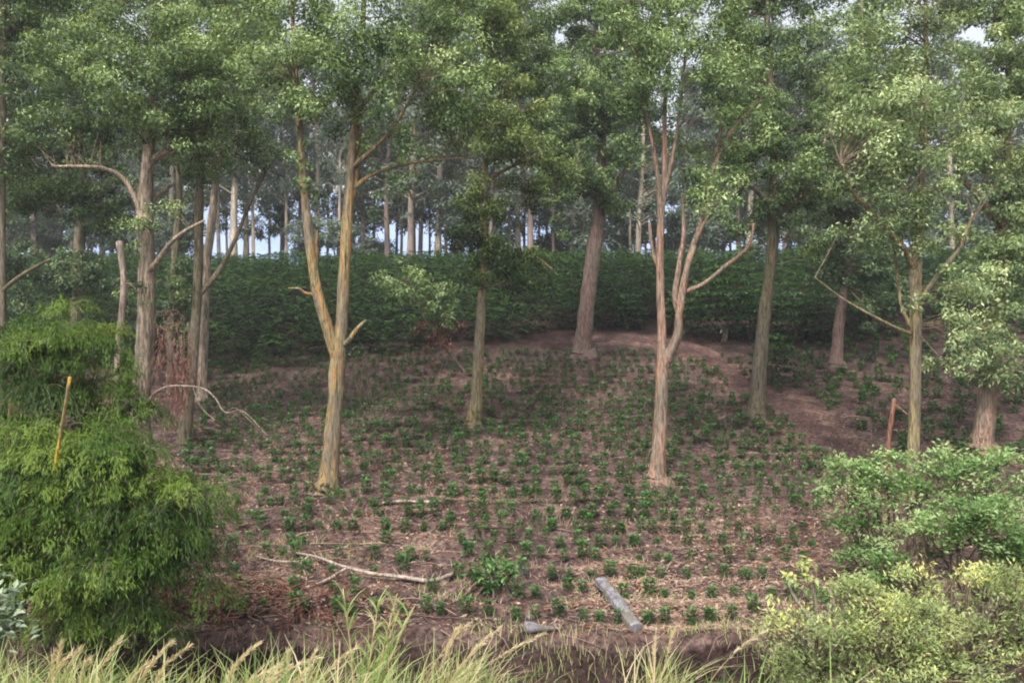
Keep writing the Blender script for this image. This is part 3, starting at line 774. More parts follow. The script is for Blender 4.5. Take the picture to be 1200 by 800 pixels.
LOWV = [low_variant(0, 6.0, M['leaf_far']), low_variant(1, 7.5, M['leaf_dark']), low_variant(2, 5.0, M['leaf_far'])]
LOW = [(20, 74, 1), (792, 80, 0), (820, 76, 2), (55, 78, 0), (140, 80, 1), (362, 76, 0), (534, 74, 0), (1025, 80, 1), (1120, 80, 1), (690, 76, 0), (905, 74, 1), (440, 82, 2), (652, 84, 2), (100, 72, 1), (178, 74, 0), (212, 78, 1), (395, 72, 0), (566, 78, 0), 
       (742, 80, 0), (945, 76, 0), (990, 74, 0), (1070, 74, 0), (1165, 74, 0), (1205, 78, 1)]
LOW.sort()
for lo, hi, where in GAPS:
    grp = [f for f in LOW if lo <= f[0] < hi]
    for k, (u, Y, var) in enumerate(grp):
        x = (u - 600) / F * Y
        lab = ('low bushy crest tree %s' % where) if len(grp) == 1 else ('low bushy crest tree, %s from left %s' % (ORD[k], where))
        root = empty('low_crest_tree', (x, Y, tz(x, Y)), lab, 'tree', 'low bushy trees on the hillcrest')
        for nm, me in zip(('trunk', 'crown'), LOWV[var]):
            o = bpy.data.objects.new(nm, me)
            C.objects.link(o); o.parent = root
        root.rotation_euler = (0, 0, rng.random() * 6.28)
        sc_ = rng.uniform(.75, 1.15)
        root.scale = (sc_, sc_, sc_ * rng.uniform(.85, 1.2))

# ------------------------------------------------------------------ mature coffee on the hillside (one mass) and single bushes at its right end
def coffee_bush(geo, c, h, r, n, L=0.2, W=0.085, t0=0.45, mat=0):
    """leaves held in drooping tiers"""
    f = rng.random(n) ** 0.62
    tier = np.round(f * 6) / 6
    z = h * (0.10 + 0.90 * (0.86 * tier + 0.14 * f))
    R = r * np.clip(1.15 - 0.62 * f ** 3, 0.1, 1)
    a = rng.random(n) * 6.283
    rr = R * rng.random(n) ** 0.4
    pos = c + np.stack([rr * np.cos(a), rr * np.sin(a), z - 0.30 * rr], -1)
    out = np.stack([np.cos(a), np.sin(a), np.full(n, -0.35)], -1)
    ax = unit(out + rng.normal(size=(n, 3)) * 0.45)
    nrm = unit(np.array([0, 0, 1.0]) + 0.5 * out + rng.normal(size=(n, 3)) * 0.3)
    tint = np.clip(t0 + 0.15 * rng.normal(size=n) + 0.9 * (f - 0.72) + 0.25 * (rr / r - 0.6), 0, 1)  # lit tops and shaded lower leaves put into the leaf colour
    geo.leaves(pos, ax, nrm, L * rng.uniform(0.7, 1.2, n), W * rng.uniform(0.8, 1.2, n), tint, mat)


def frond_bush(geo, c, h, r, nf, L, W, t0):
    m = 22
    tier = rng.integers(0, 6, nf) / 5.0
    a = rng.random(nf) * 6.283
    a = np.where(rng.random(nf) < 0.55, np.where(rng.random(nf) < .5, 0, np.pi) + rng.normal(size=nf) * .45, a)
    o = np.stack([np.cos(a), np.sin(a), 0 * a], -1)
    ln = r * (1.15 - 0.55 * tier ** 2) * rng.uniform(.8, 1.2, nf)
    z0 = h * (.16 + .80 * tier) + .05 * rng.normal(size=nf)
    t = rng.uniform(.15, 1, (nf, m))
    pos = c + o[:, None, :] * (ln[:, None] * t)[..., None] + np.stack([np.zeros((nf, m)), np.zeros((nf, m)), z0[:, None] + .10 * t - .34 * ln[:, None] * t ** 2], -1)
    sgn = np.where(rng.random((nf, m)) < .5, 1, -1)
    sd = np.stack([-o[:, 1], o[:, 0], 0 * a], -1)
    ax = o[:, None, :] * .75 + sd[:, None, :] * sgn[..., None] * .8 + np.array([0, 0, -.22]) + rng.normal(size=(nf, m, 3)) * .18
    nrm = np.array([0, -.12, 1.0]) + rng.normal(size=(nf, m, 3)) * .28
    tint = t0 + .15 * rng.normal(size=(nf, 1)) + .10 * rng.normal(size=(nf, m)) + .20 * (t - .5) + .55 * (tier[:, None] - .62)  # painted shading: upper tiers and tips lightened, lower tiers darkened
    geo.leaves(pos.reshape(-1, 3), ax.reshape(-1, 3), nrm.reshape(-1, 3), L * rng.uniform(.75, 1.2, nf * m), W * rng.uniform(.8, 1.2, nf * m), np.clip(tint, 0, 1).ravel())


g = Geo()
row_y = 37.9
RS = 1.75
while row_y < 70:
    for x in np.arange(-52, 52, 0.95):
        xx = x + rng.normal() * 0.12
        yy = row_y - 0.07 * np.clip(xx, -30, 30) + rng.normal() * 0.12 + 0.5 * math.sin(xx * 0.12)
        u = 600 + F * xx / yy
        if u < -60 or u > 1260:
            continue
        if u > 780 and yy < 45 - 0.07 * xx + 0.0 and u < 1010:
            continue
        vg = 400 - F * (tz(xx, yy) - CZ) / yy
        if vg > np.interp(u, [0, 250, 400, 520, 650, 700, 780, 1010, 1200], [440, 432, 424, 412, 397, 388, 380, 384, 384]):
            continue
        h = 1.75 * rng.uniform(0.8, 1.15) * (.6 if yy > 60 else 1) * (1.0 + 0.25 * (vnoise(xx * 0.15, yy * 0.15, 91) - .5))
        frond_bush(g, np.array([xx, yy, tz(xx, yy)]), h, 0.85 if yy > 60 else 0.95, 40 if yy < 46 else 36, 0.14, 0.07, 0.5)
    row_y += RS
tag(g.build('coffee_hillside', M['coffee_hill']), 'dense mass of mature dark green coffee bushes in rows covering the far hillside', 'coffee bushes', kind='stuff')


def bush_thing(name, label, cat, loc, h, r, n, leaf, L, W, t0, group=None, stems=4):
    root = empty(name, loc, label, cat, group)
    loc = np.array(loc)
    gs = Geo()
    for k in range(stems):
        a = rng.random() * 6.28
        tip = loc + np.array([math.cos(a) * r * 0.6, math.sin(a) * r * 0.6, h * 0.8])
        pp, rr = spline([loc + rng.normal(size=3) * [.05, .05, 0] - [0, 0, .1], (loc + tip) / 2 + [0, 0, h * .1], tip], [0.03, 0.02, 0.008], 4)
        gs.tube(pp, rr, 6)
    gs.build('stem', M['twig'], root)
    gl = Geo(); coffee_bush(gl, loc, h, r, n, L, W, t0)
    gl.build('foliage', M[leaf], root)
    return root


BUSH = [(800, 392, 2.3, 1.1, 'big dark coffee bush right of the many-stemmed tree, at the path bend'),
        (848, 400, 3.9, 1.5, 'tallest dark coffee bush, rounded, showing between many-stemmed tree and path-side eucalyptus'),
        (905, 452, 2.2, 0.95, 'leafy bush growing right against the path-side eucalyptus trunk'),
        (880, 398, 2.6, 1.3, 'dark coffee bush behind the path-side eucalyptus, left of its trunk'),
        (930, 400, 2.5, 1.3, 'dark coffee bush first to the right of the path-side eucalyptus'),
        (960, 396, 2.3, 1.2, 'dark coffee bush left of the small leaning tree'),
        (1020, 392, 2.3, 1.2, 'dark coffee bush right of the small leaning tree'),
        (735, 385, 1.9, 1.0, 'low dark coffee bush above the upper end of the path')]
for u, v, h, r, lab in BUSH:
    q = G(u, v)
    bush_thing('coffee_bush', lab, 'bush', q, h, r, int(620 * h * r), 'coffee_hill', 0.2, 0.09, 0.5, 'single coffee bushes beside the path')

# ------------------------------------------------------------------ seedlings
def seedling_mesh(k, big=1.0):
    g = Geo()
    h = rng.uniform(0.27, 0.42) * big
    g.tube([(0, 0, -0.05), (rng.normal() * .015, rng.normal() * .015, h * 0.5), (rng.normal() * .03, rng.normal() * .03, h)], [0.009, 0.007, 0.004], 5, 1)
    n = int(rng.integers(56, 84) * big)
    f = np.sort(rng.random(n)) ** 0.8
    a = np.arange(n) * 2.4 + rng.normal(size=n) * 0.4
    z = h * (0.22 + 0.82 * f)
    rr = rng.uniform(0.01, 0.10, n) * big
    pos = np.stack([rr * np.cos(a), rr * np.sin(a), z], -1)
    ax = unit(np.stack([np.cos(a), np.sin(a), 0.15 + 0.8 * (f - 0.45)], -1) + rng.normal(size=(n, 3)) * 0.2)
    nrm = unit(np.array([0, 0, 1.0]) - 0.3 * ax + rng.normal(size=(n, 3)) * 0.3)
    g.leaves(pos, ax, nrm, rng.uniform(0.07, 0.125, n) * big, rng.uniform(0.05, 0.085, n) * big, np.clip(0.35 + 0.35 * (f - .3) + rng.normal(size=n) * 0.17, 0, 1), 0, True)
    return g


SEED_GEO = [seedling_mesh(k) for k in range(9)]
SEED_ME = [s.mesh('coffee_seedling', [M['coffee_young'], M['stem_green']]) for s in SEED_GEO]
cand = []
ridx = 0
for ry_ in np.arange(14.15, 41.2, ROW):
    ridx += 1
    xo = rng.random() * 0.8
    for x in np.arange(-20, 22, 0.37):
        xx = x + xo + rng.normal() * 0.06
        yy = ry_ - 0.02 * xx + rng.normal() * 0.07 - (0.05 * xx if ry_ > 30 else 0)
        u = 600 + F * xx / yy
        v = 400 - F * (tz(xx, yy) - CZ) / yy
        if u > 1215 or v > 748 or v < 412: continue
        left = np.interp(v, [415, 470, 530, 600, 700, 760], [240, 235, 210, 215, 190, 150])
        if u < left: continue
        right = np.interp(v, [415, 470, 520, 570, 640, 760], [850, 930, 970, 985, 960, 910])
        if u > right: continue
        if float(path_dist(np.array([xx]), np.array([yy]))[0]) < 0.08: continue
        # gaps where the photo shows bare or brushy soil
        if 180 < u < 350 and 655 < v < 715 and rng.random() < 0.5: continue
        if 300 < u < 540 and 630 < v < 700 and rng.random() < 0.4: continue
        if rng.random() < 0.05: continue
        if (v < 470) and rng.random() < 0.15: continue
        s = float(np.interp(v, [420, 480, 560, 620, 700, 750], [0.88, 0.98, 0.98, 0.86, 0.74, 0.68])) * rng.uniform(0.7, 1.15) * (1.0 + 0.15 * (vnoise(xx * 0.3, yy * 0.3, 61) - .5))
        cand.append((yy, xx, s))
cand.sort()
near, rest = cand[:300], cand[300:]
for yy, xx, s in near:
    o = bpy.data.objects.new('coffee_seedling', SEED_ME[int(rng.integers(len(SEED_ME)))])
    C.objects.link(o)
    o.location = (xx, yy, tz(xx, yy) - 0.01)
    o.rotation_euler = (rng.normal() * .08, rng.normal() * .08, rng.random() * 6.28)
    o.scale = (s, s, s * rng.uniform(0.85, 1.05))
    tag(o, 'small green coffee seedling planted in the nearest rows at the foot of the field', 'seedling', 'coffee seedlings in the nearest rows')


def scatter(geo, src, loc, s, rz):
    c, si = math.cos(rz), math.sin(rz)
    for V, Q, m, t, sm in zip(src.v, src.f, src.m, src.t, src.sm):
        W = np.stack([V[:, 0] * c - V[:, 1] * si, V[:, 0] * si + V[:, 1] * c, V[:, 2]], -1) * s + loc
        geo.add(W, Q - Q.min(), int(m[0]), t, bool(sm[0]))


g = Geo()
for yy, xx, s in rest:
    scatter(g, SEED_GEO[int(rng.integers(len(SEED_GEO)))], np.array([xx, yy, tz(xx, yy) - .01]), s, rng.random() * 6.28)
tag(g.build('seedling_rows', [M['coffee_young'], M['stem_green']]), 'rows of small coffee seedlings carpeting the field behind the nearest rows', 'seedlings', kind='stuff')

g = Geo()
YOUNG_GEO = [seedling_mesh(k, 1.25) for k in range(5)]
for ry_ in np.arange(20, 46, 1.2):
    for x in np.arange(6, 30, 0.66):
        xx = x + rng.normal() * 0.2; yy = ry_ + rng.normal() * 0.2 - 0.06 * xx
        u = 600 + F * xx / yy; v = 400 - F * (tz(xx, yy) - CZ) / yy
        if u > 1230 or v > 560: continue
        right = np.interp(v, [395, 420, 450, 480, 520, 560], [870, 900, 930, 965, 1030, 1080])
        if u < right: continue
        if float(path_dist(np.array([xx]), np.array([yy]))[0]) < 0.1: continue
        scatter(g, YOUNG_GEO[int(rng.integers(5))], np.array([xx, yy, tz(xx, yy) - .01]), rng.uniform(0.75, 1.15), rng.random() * 6.28)
tag(g.build('young_coffee', [M['coffee_young'], M['stem_green']]), 'shaded young coffee plants in rows on the slope beyond the dirt path', 'coffee plants', kind='stuff')

# ------------------------------------------------------------------ litter on the soil
g = Geo()
n = 230000
ly = 13.75 + 26 * rng.random(n) ** 1.6
lx = (rng.random(n) - 0.5) * 1.25 * ly
patch = fbm(lx * 0.5, ly * 0.5, 71)
ridge = np.sin(ly / ROW * 2 * np.pi)
keep = rng.random(n) < np.clip((patch - 0.30) * 2.6 + 0.25 * ridge * (ly < 20), 0.06, 1)
keep &= path_dist(lx, ly) > -0.1
lx, ly, patch = lx[keep], ly[keep], patch[keep]; n = len(lx)
pos = np.stack([lx, ly, terrain(lx, ly) + 0.012], -1)
a = rng.random(n) * 6.283
ax = unit(np.stack([np.cos(a), np.sin(a) * 0.7, rng.normal(size=n) * 0.22 + 0.08], -1))
nrm = unit(np.array([0, -0.2, 1.0]) + rng.normal(size=(n, 3)) * 0.4)
isleaf = rng.random(n) < 0.3
Ls = np.where(isleaf, rng.uniform(0.05, 0.12, n), rng.uniform(0.06, 0.26, n))
Ws = np.where(isleaf, rng.uniform(0.03, 0.06, n), rng.uniform(0.007, 0.017, n))
tn = np.where(isleaf & (rng.random(n) < 0.35), rng.uniform(0.88, 1, n), np.clip(0.46 + 0.24 * rng.normal(size=n) + 0.25 * (np.clip(20 - ly, 0, 6) / 6) * (patch > .5), 0.05, 0.82))
g.leaves(pos, ax, nrm, Ls, Ws, tn)
# standing stubble of dry straw
n = 26000
sy = 13.3 + 16 * rng.random(n) ** 1.4; sx_ = (rng.random(n) - 0.5) * 1.2 * sy
pt = fbm(sx_ * 0.9, sy * 0.9, 73)
k = rng.random(n) < np.clip((pt - 0.46) * 5, 0, 1)
sx_, sy = sx_[k], sy[k]; n = len(sx_)
pos = np.stack([sx_, sy, terrain(sx_, sy) - 0.02], -1)
ax = unit(np.array([0, 0, 1.0]) + rng.normal(size=(n, 3)) * 0.45)
g.leaves(pos, ax, rdir(n), rng.uniform(0.08, 0.24, n), 0.011, np.clip(0.62 + 0.15 * rng.normal(size=n), 0.2, 0.82))
for o_ in list(C.objects):
    if o_.get('category') == 'tree' and o_.location.y < 45:
        n = 420
        a = rng.random(n) * 6.283; rr_ = .2 + 1.0 * rng.random(n) ** 1.3
        qx = o_.location.x + rr_ * np.cos(a); qy = o_.location.y + rr_ * np.sin(a)
        pos = np.stack([qx, qy, terrain(qx, qy) + .02 + .05 * rng.random(n) * (rr_ < .6)], -1)
        b_ = rng.random(n) * 6.283
        g.leaves(pos, np.stack([np.cos(b_), np.sin(b_), .25 * rng.normal(size=n)], -1), np.array([0, -.2, 1.0]) + .4 * rng.normal(size=(n, 3)), rng.uniform(.07, .3, n), rng.uniform(.015, .035, n), np.clip(.42 + .25 * rng.normal(size=n), 0, .95))
for k in range(520):
    ty = 13.6 + 20 * rng.random() ** 1.5; tx = (rng.random() - .5) * 1.1 * ty
    l_ = rng.uniform(.25, .9); a = rng.random() * 6.283
    e_ = (tx + l_ * math.cos(a), ty + l_ * math.sin(a) * .7)
    m_ = ((tx + e_[0]) / 2 + rng.normal() * .05, (ty + e_[1]) / 2 + rng.normal() * .05)
    g.tube([(tx, ty, tz(tx, ty) + .02), (*m_, tz(*m_) + .04), (*e_, tz(*e_) + .03)], [.011, .009, .005], 4, 0, float(np.clip(.5 + .2 * rng.normal(), .1, .82)), cap=False)
tag(g.build('dry_litter', M['litter']), 'dry straw, twigs and fallen leaves strewn over the field', 'litter', kind='stuff')


# ------------------------------------------------------------------ bamboo on the left
def bamboo(name, label, base, blobs, Y, nplume, t0=0.5):
    root = empty(name, base, label, 'bamboo', 'bamboo clumps')
    base = np.array(base)
    gl = Geo(); gs = Geo()
    tot = sum(b[2] * b[3] for b in blobs)
    for b in blobs:
        u, v, ru, rv = b[:4]; dy = b[4] if len(b) > 4 else 0
        Yb = Y + dy
        c = P(u, v, Yb); a, bz = ru / F * Yb, rv / F * Yb
        npad = max(3, int(nplume / 8.0 * b[2] * b[3] / tot))
        for k in range(npad):
            d = rdir(1)[0]
            if rng.random() < 0.75: d[1] = -abs(d[1])
            if rng.random() < 0.5: d[2] = abs(d[2])
            rad = rng.uniform(0.25, 0.7) if rng.random() < 0.25 else rng.uniform(0.75, 1.18)
            pc = c + d * rad * np.array([a, a * 0.8, bz])
            psz = rng.uniform(0.20, 0.52)
            tp = t0 + 0.20 * rng.normal() + 0.65 * (rad - 0.9) + 0.14 * d[2]  # light and shade in the tint: bright outer tops, dark inside and beneath
            for j in range(int(rng.integers(9, 15))):
                an = rng.random() * 6.283
                o2 = unit(np.array([math.cos(an), math.sin(an), 0.0]) + 0.7 * d)
                ln = psz * rng.uniform(0.7, 1.5)
                st = pc - o2 * ln * 0.1
                pp, rr = spline([st, st + o2 * ln * 0.5 + np.array([0, 0, 0.16 * ln]), st + o2 * ln * 0.95 - np.array([0, 0, 0.10 * ln]), st + o2 * ln * 1.15 - np.array([0, 0, 0.42 * ln])], [0.006, 0.005, 0.004, 0.002], 5)
                gl.tube(pp, rr, 4, 1, cap=False)
                nl = int(rng.integers(42, 70))
                tt = rng.random(nl) ** 0.75
                pidx = tt * (len(pp) - 1); i0 = np.minimum(pidx.astype(int), len(pp) - 2); fr = (pidx - i0)[:, None]
                q = pp[i0] * (1 - fr) + pp[i0 + 1] * fr + rng.normal(size=(nl, 3)) * 0.05
                tang = unit(pp[i0 + 1] - pp[i0])
                ax = unit(tang * 0.7 + np.array([0, 0, -0.22]) + rng.normal(size=(nl, 3)) * 0.42)
                nrm = unit(np.array([0, -0.15, 0.9]) + o2 * 0.5 + rng.normal(size=(nl, 3)) * 0.3)
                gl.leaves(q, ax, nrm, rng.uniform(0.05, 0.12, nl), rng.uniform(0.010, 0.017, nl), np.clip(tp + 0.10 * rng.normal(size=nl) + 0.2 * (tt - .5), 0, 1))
    for k in range(12):
        b = blobs[int(rng.integers(len(blobs)))]
        tip = P(b[0] + rng.normal() * b[2] * .4, b[1] - b[3] * .3, Y)
        s = base + np.array([rng.normal() * .5, rng.normal() * .3, -.1])
        pp, rr = spline([s, (s * .6 + tip * .4) + [0, 0, .4], tip], [.024, .02, .008], 6)
        gs2 = Geo(); gs2.tube(pp, rr, 6)
        gs2.build('cane', M['stem_green'], root)
    gl.build('foliage', [M['bamboo'], M['stem_green']], root)
    return root


def onground(u, Y):
    x = (u - 600) / F * Y
    return (x, Y, tz(x, Y))


bamboo('bamboo_clump', 'taller feathery bamboo clump at the left, behind the yellow pole', onground(60, 13.6),
       [(95, 465, 66, 48), (60, 420, 60, 44), (125, 440, 36, 42), (20, 450, 60, 60), (110, 410, 40, 34), (60, 520, 80, 60), (-30, 520, 60, 90), (110, 500, 46, 40), (30, 410, 40, 40), (85, 395, 34, 26), (50, 470, 60, 50, -.5), (20, 540, 60, 40, -.8), (130, 480, 34, 40, .2)], 13.6, 900, 0.42)
bamboo('bamboo_clump', 'broad rounded bamboo clump at lower left, in front of the yellow pole', onground(110, 11.8),
       [(180, 590, 66, 62), (90, 590, 80, 60), (170, 660, 76, 60), (40, 560, 70, 50), (60, 670, 90, 70), (200, 615, 40, 44), (130, 545, 70, 36), (10, 640, 60, 80), (130, 735, 70, 45)], 11.8, 1700, 0.47)

g = Geo()
q = onground(60, 12.9)
pa, pb = P(48, 650, 11.5), P(82, 442, 10.7)
pp = np.linspace(0, 1, 22)[:, None] * (pb - pa) + pa
rr = np.full(22, 0.024) * np.linspace(1.1, 0.8, 22)
rr[4::4] *= 1.18
g.tube(pp, rr, 10)
o = g.build('cane_pole', M['pole'], origin=tuple(pa))
tag(o, 'bright yellow cane pole leaning upright out of the bamboo', 'pole')
g = Geo()
pa, pb = P(4, 560, 13.0), P(13, 466, 12.9)
pp = np.linspace(0, 1, 14)[:, None] * (pb - pa) + pa
g.tube(pp, np.linspace(0.03, 0.024, 14), 8)
o = g.build('cane_pole', M['straw'], origin=tuple(pa))
tag(o, 'shorter dull cane at the left edge, half hidden in the bamboo', 'pole')

# ------------------------------------------------------------------ shrubs at right
def rosette_shrub(name, label, base, blobs, Y, dens, leaf, L, W, t0, nleaf=(12, 20), stemm='twig', spread=0.12, upb=0.35, stems=40, front=0.65):
    root = empty(name, base, label, 'shrub')
    base = np.array(base)
    gl = Geo(); gs = Geo()
    for b in blobs:
        u, v, ru, rv = b[:4]; dy = b[4] if len(b) > 4 else 0; tb = b[5] if len(b) > 5 else 0
        Yb = Y + dy
        c = P(u, v, Yb); a, bz = ru / F * Yb, rv / F * Yb
        m = int(dens * a * bz)
        pads = []
        for k in range(max(5, m // 5)):
            d = rdir(1)[0]
            if rng.random() < front: d[1] = -abs(d[1])
            d[2] = abs(d[2]) if rng.random() < 0.5 else d[2]
            pads.append((d, rng.uniform(.55, 1.12) if rng.random() < .75 else rng.uniform(1.05, 1.5), .18 * rng.normal()))
        for k in range(m):
            d, rad, tpad = pads[int(rng.integers(len(pads)))]
            d = unit(d + .15 * rng.normal(size=3)); rad = rad * rng.uniform(.86, 1.0)
            tip = c + d * rad * np.array([a, a * .8, bz])
            nl = int(rng.integers(*nleaf))
            aa = rng.random(nl) * 6.283
            el = rng.uniform(-0.35, 0.9, nl)
            ax = unit(np.stack([np.cos(aa), np.sin(aa), el], -1) + d * 0.35 + np.array([0, 0, upb]) * .4)
            q = tip + rng.normal(size=(nl, 3)) * spread * np.array([1, 1, .7])
            nrm = unit(np.array([0, -.1, 1.0]) - ax * 0.4 + rng.normal(size=(nl, 3)) * 0.35)
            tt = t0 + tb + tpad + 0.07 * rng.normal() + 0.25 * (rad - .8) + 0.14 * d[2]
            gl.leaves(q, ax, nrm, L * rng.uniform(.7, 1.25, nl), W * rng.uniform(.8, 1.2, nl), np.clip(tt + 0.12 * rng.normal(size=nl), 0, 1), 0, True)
            if rng.random() < (0.15 if rad < 1.05 else 0.4):
                s = c + np.array([d[0] * a * .2, d[1] * a * .1, -bz * 0.5])
                pp, rr = spline([s, (s + tip) / 2 + rng.normal(size=3) * .08, tip], [.014, .010, .005], 4)
                gl.tube(pp, rr, 4, 1, cap=False)
        for k in range(5):
            tip = c + rng.normal(size=3) * np.array([a, a, bz]) * .35
            s = base + np.array([rng.normal() * .25, rng.normal() * .15, -.1])
            pp, rr = spline([s, s * .55 + tip * .45 + [0, 0, .15], tip], [.030, .020, .009], 5)
            gst = Geo(); gst.tube(pp, rr, 6)
            gst.build('stem', M[stemm], root)
    gl.build('foliage', [M[leaf], M[stemm]], root)
    return root


rosette_shrub('light_green_shrub', 'rounded light green shrub growing in front of the yellow-barked eucalyptus', onground(1060, 15.0),
              [(1000, 575, 46, 36), (1030, 555, 50, 26), (1010, 625, 36, 28, 0, -.08), (1120, 560, 46, 32), (1085, 545, 34, 22, .4), (1065, 580, 30, 24, .8, -.08), (1170, 580, 40, 44, .3), (1010, 655, 34, 22, -.2, -.1)],
              15.0, 290, 'shrub', 0.085, 0.04, 0.54, spread=.085)
rosette_shrub('dense_green_shrub', 'brighter dense green shrub beneath the rounded light green one, at right', onground(1120, 13.4),
              [(1090, 632, 44, 30), (1150, 620, 60, 36), (1125, 600, 46, 24), (1040, 672, 28, 18), (1190, 640, 36, 36)], 13.4, 380, 'shrub', 0.08, 0.038, 0.48, spread=.08)
rosette_shrub('yellowish_shrub', 'sprawling pale yellow-green shrub filling the near right corner', onground(1090, 8.6),
              [(960, 760, 62, 48), (1040, 750, 62, 52), (1120, 750, 66, 56), (1180, 735, 60, 56), (1010, 700, 34, 26, .4), (1075, 705, 40, 28, .5), (1150, 690, 46, 24, .6), (1060, 800, 120, 40, -.3), (1190, 700, 30, 26), (935, 800, 40, 40)],
              8.6, 640, 'shrub_yellow', 0.055, 0.018, 0.47, (12, 22), spread=0.07, upb=.7)
rosette_shrub('low_green_shrub', 'small leafy green shrub tucked behind the tall yellowing weed at right', onground(955, 12.4),
              [(955, 700, 26, 20), (930, 720, 20, 16), (980, 690, 22, 16)], 12.4, 70, 'shrub', 0.12, 0.05, 0.3)
rosette_shrub('silvery_plant', 'silvery green broad-leaved plant at the lower left edge', onground(5, 9.6),
              [(10, 720, 30, 26), (0, 745, 34, 26), (-20, 700, 30, 26)], 9.6, 170, 'silver', 0.12, 0.06, 0.5)
rosette_shrub('field_weed', 'leafy green weed clump, larger than the seedlings, among the front rows', G(580, 690),
              [(572, 670, 17, 11), (590, 668, 15, 13), (580, 682, 18, 8)], depth(580, 690), 230, 'coffee_young', 0.12, 0.045, 0.7, (12, 18))
rosette_shrub('grey_green_sapling', 'spindly grey-green sapling right of the forked eucalyptus, before the hillside', G(424, 470),
              [(424, 425, 13, 16), (430, 412, 9, 8), (420, 440, 10, 10)], depth(424, 470), 22, 'silver', 0.14, 0.06, 0.25, (10, 16))


# leaning dead-leaved branch between the forked tree and the slim tree
Ys = depth(543, 436)
root = empty('leaning_sapling', P(543, 436, Ys), 'leaning leafy sapling with russet dead leaves beneath, left of the slim yellow tree', 'sapling')
g = Geo()
pp, rr = spline([P(545, 436, Ys), P(522, 408, Ys - .3), P(497, 372, Ys - .6), P(480, 330, Ys - .8)], [.06, .05, .035, .015], 6)
g.tube(pp, rr, 7); g.build('trunk', M['twig'], root)
gc = Geo()
crown_clumps(gc, [(490, 345, 48, 34, -.7, .05), (460, 330, 26, 28, -.7, .02), (520, 350, 24, 26, -.6, 0), (505, 375, 26, 14, -.6, 0)], Ys, pp[6:], .2, .08, 130, .45, dens=9)
gc.build('crown', [M['leaf_main'], M['twig']], root)
gd = Geo()
for k in range(16):
    clump(gd, P(514 + rng.normal() * 12, 388 + rng.normal() * 13, Ys - .5), .42, 45, .2, .05, .3, droop=1.4)
gd.build('dead_leaves', M['dead'], root)

# small greenery at the foot of the stout beige tree: dead hanging vines
Yv = 25.6
root = empty('dead_vine', onground(196, Yv), 'russet dead vine tangle hanging between the stout beige tree and the mossy tree', 'vine')
g = Geo()
for k in range(26):
    u0 = 186 + rng.random() * 36; v0 = 375 + rng.random() * 40
    uu = [u0, u0 + rng.normal() * 8, u0 + rng.normal() * 12]; 
    pp, rr = spline([P(uu[0], v0, Yv), P(uu[1], v0 + 35 + rng.random() * 20, Yv - .2), P(uu[2], v0 + 70 + rng.random() * 40, Yv - .1)], [.009, .008, .005], 5)
    g.tube(pp, rr, 4, cap=False)
for k in range(5):
    a0 = rng.random() * 6.28
    c = P(190 + rng.random() * 18, 366 + rng.random() * 16, Yv - .2)
    th = np.linspace(a0, a0 + 5, 9)
    ring = c + np.stack([.22 * np.cos(th), .1 * np.sin(th), .2 * np.sin(th)], -1) * rng.uniform(.6, 1.3)
    g.tube(ring, np.full(9, .010), 4, cap=False)
g.build('stem', M['post'], root)
g = Geo()
for k in range(30):
    clump(g, P(206 + rng.normal() * 11, 425 + rng.normal() * 24, Yv), .3, 26, .24, .03, .55, droop=2.0, flat=1.3)
g.build('dead_leaves', M['dead'], root)

# broken snag
Yn = 25.0
root = empty('broken_snag', onground(137, Yn), 'pinkish bleached broken-topped snag just left of the stout beige eucalyptus', 'dead trunk')
g = Geo()
bz = tz((137 - 600) / F * Yn, Yn)
pp, rr = spline([(P(136, 560, Yn)[0], Yn, bz - .2), P(137, 470, Yn), P(138, 410, Yn), P(143, 365, Yn), P(145, 325, Yn), P(140, 283, Yn)], [.11, .10, .095, .085, .09, .10], 7)
g.tube(pp, rr, 9, wob=.4)
g.add([P(137, 284, Yn), P(139, 284, Yn - .06), P(141, 284, Yn), P(139, 276, Yn)], [[0, 1, 3, 2]])
g.build('trunk', M['wood_dead'], root)
g = Geo()
pp, rr = spline([P(144, 338, Yn), P(150, 332, Yn), P(160, 340, Yn + .1), P(166, 350, Yn + .2)], [.03, .025, .02, .012], 5)
g.tube(pp, rr, 6); g.build('branch', M['wood_dead'], root)

# dead limb reaching out of the stout beige tree
Yd = 25.7
g = Geo()
for st in ([(172, 472, 8), (182, 460, 7), (196, 453, 6), (215, 452, 6), (238, 455, 5), (252, 466, 5), (264, 483, 4), (285, 482, 3), (315, 512, 2)],
           [(226, 453, 4), (232, 470, 3), (240, 482, 3), (252, 492, 2)], [(264, 483, 3), (276, 478, 2), (290, 490, 2), (305, 505, 1.5)]):
    pp, rr = spline([P(q[0], q[1], Yd - .25 * i) for i, q in enumerate(st)], [q[2] / F * Yd / 5.4 for q in st], 6)
    g.tube(pp, rr, 7)
tr = [o for o in C.objects if o.name == 'eucalyptus_tree'][0]
g.build('dead_branch', M['wood_dead'], tr)

# leaning red stick
Yp = 19.5
root = empty('broken_stick', P(1040, 532, Yp), 'reddish broken stick standing left of the yellow-barked eucalyptus, with a short cross twig', 'stick')
g = Geo(); xb, yb = P(1036, 560, Yp)[:2]
pp, rr = spline([(xb, yb, tz(xb, yb) - .1), P(1041, 520, Yp), P(1045, 490, Yp), P(1048, 467, Yp)], [.06, .055, .05, .045], 5)
g.tube(pp, rr, 8, wob=.4); g.build('stem', M['post'], root)
g = Geo(); pp, rr = spline([P(1047, 473, Yp), P(1055, 479, Yp), P(1064, 486, Yp)], [.035, .03, .02], 4)
g.tube(pp, rr, 6); g.build('twig', M['post'], root)

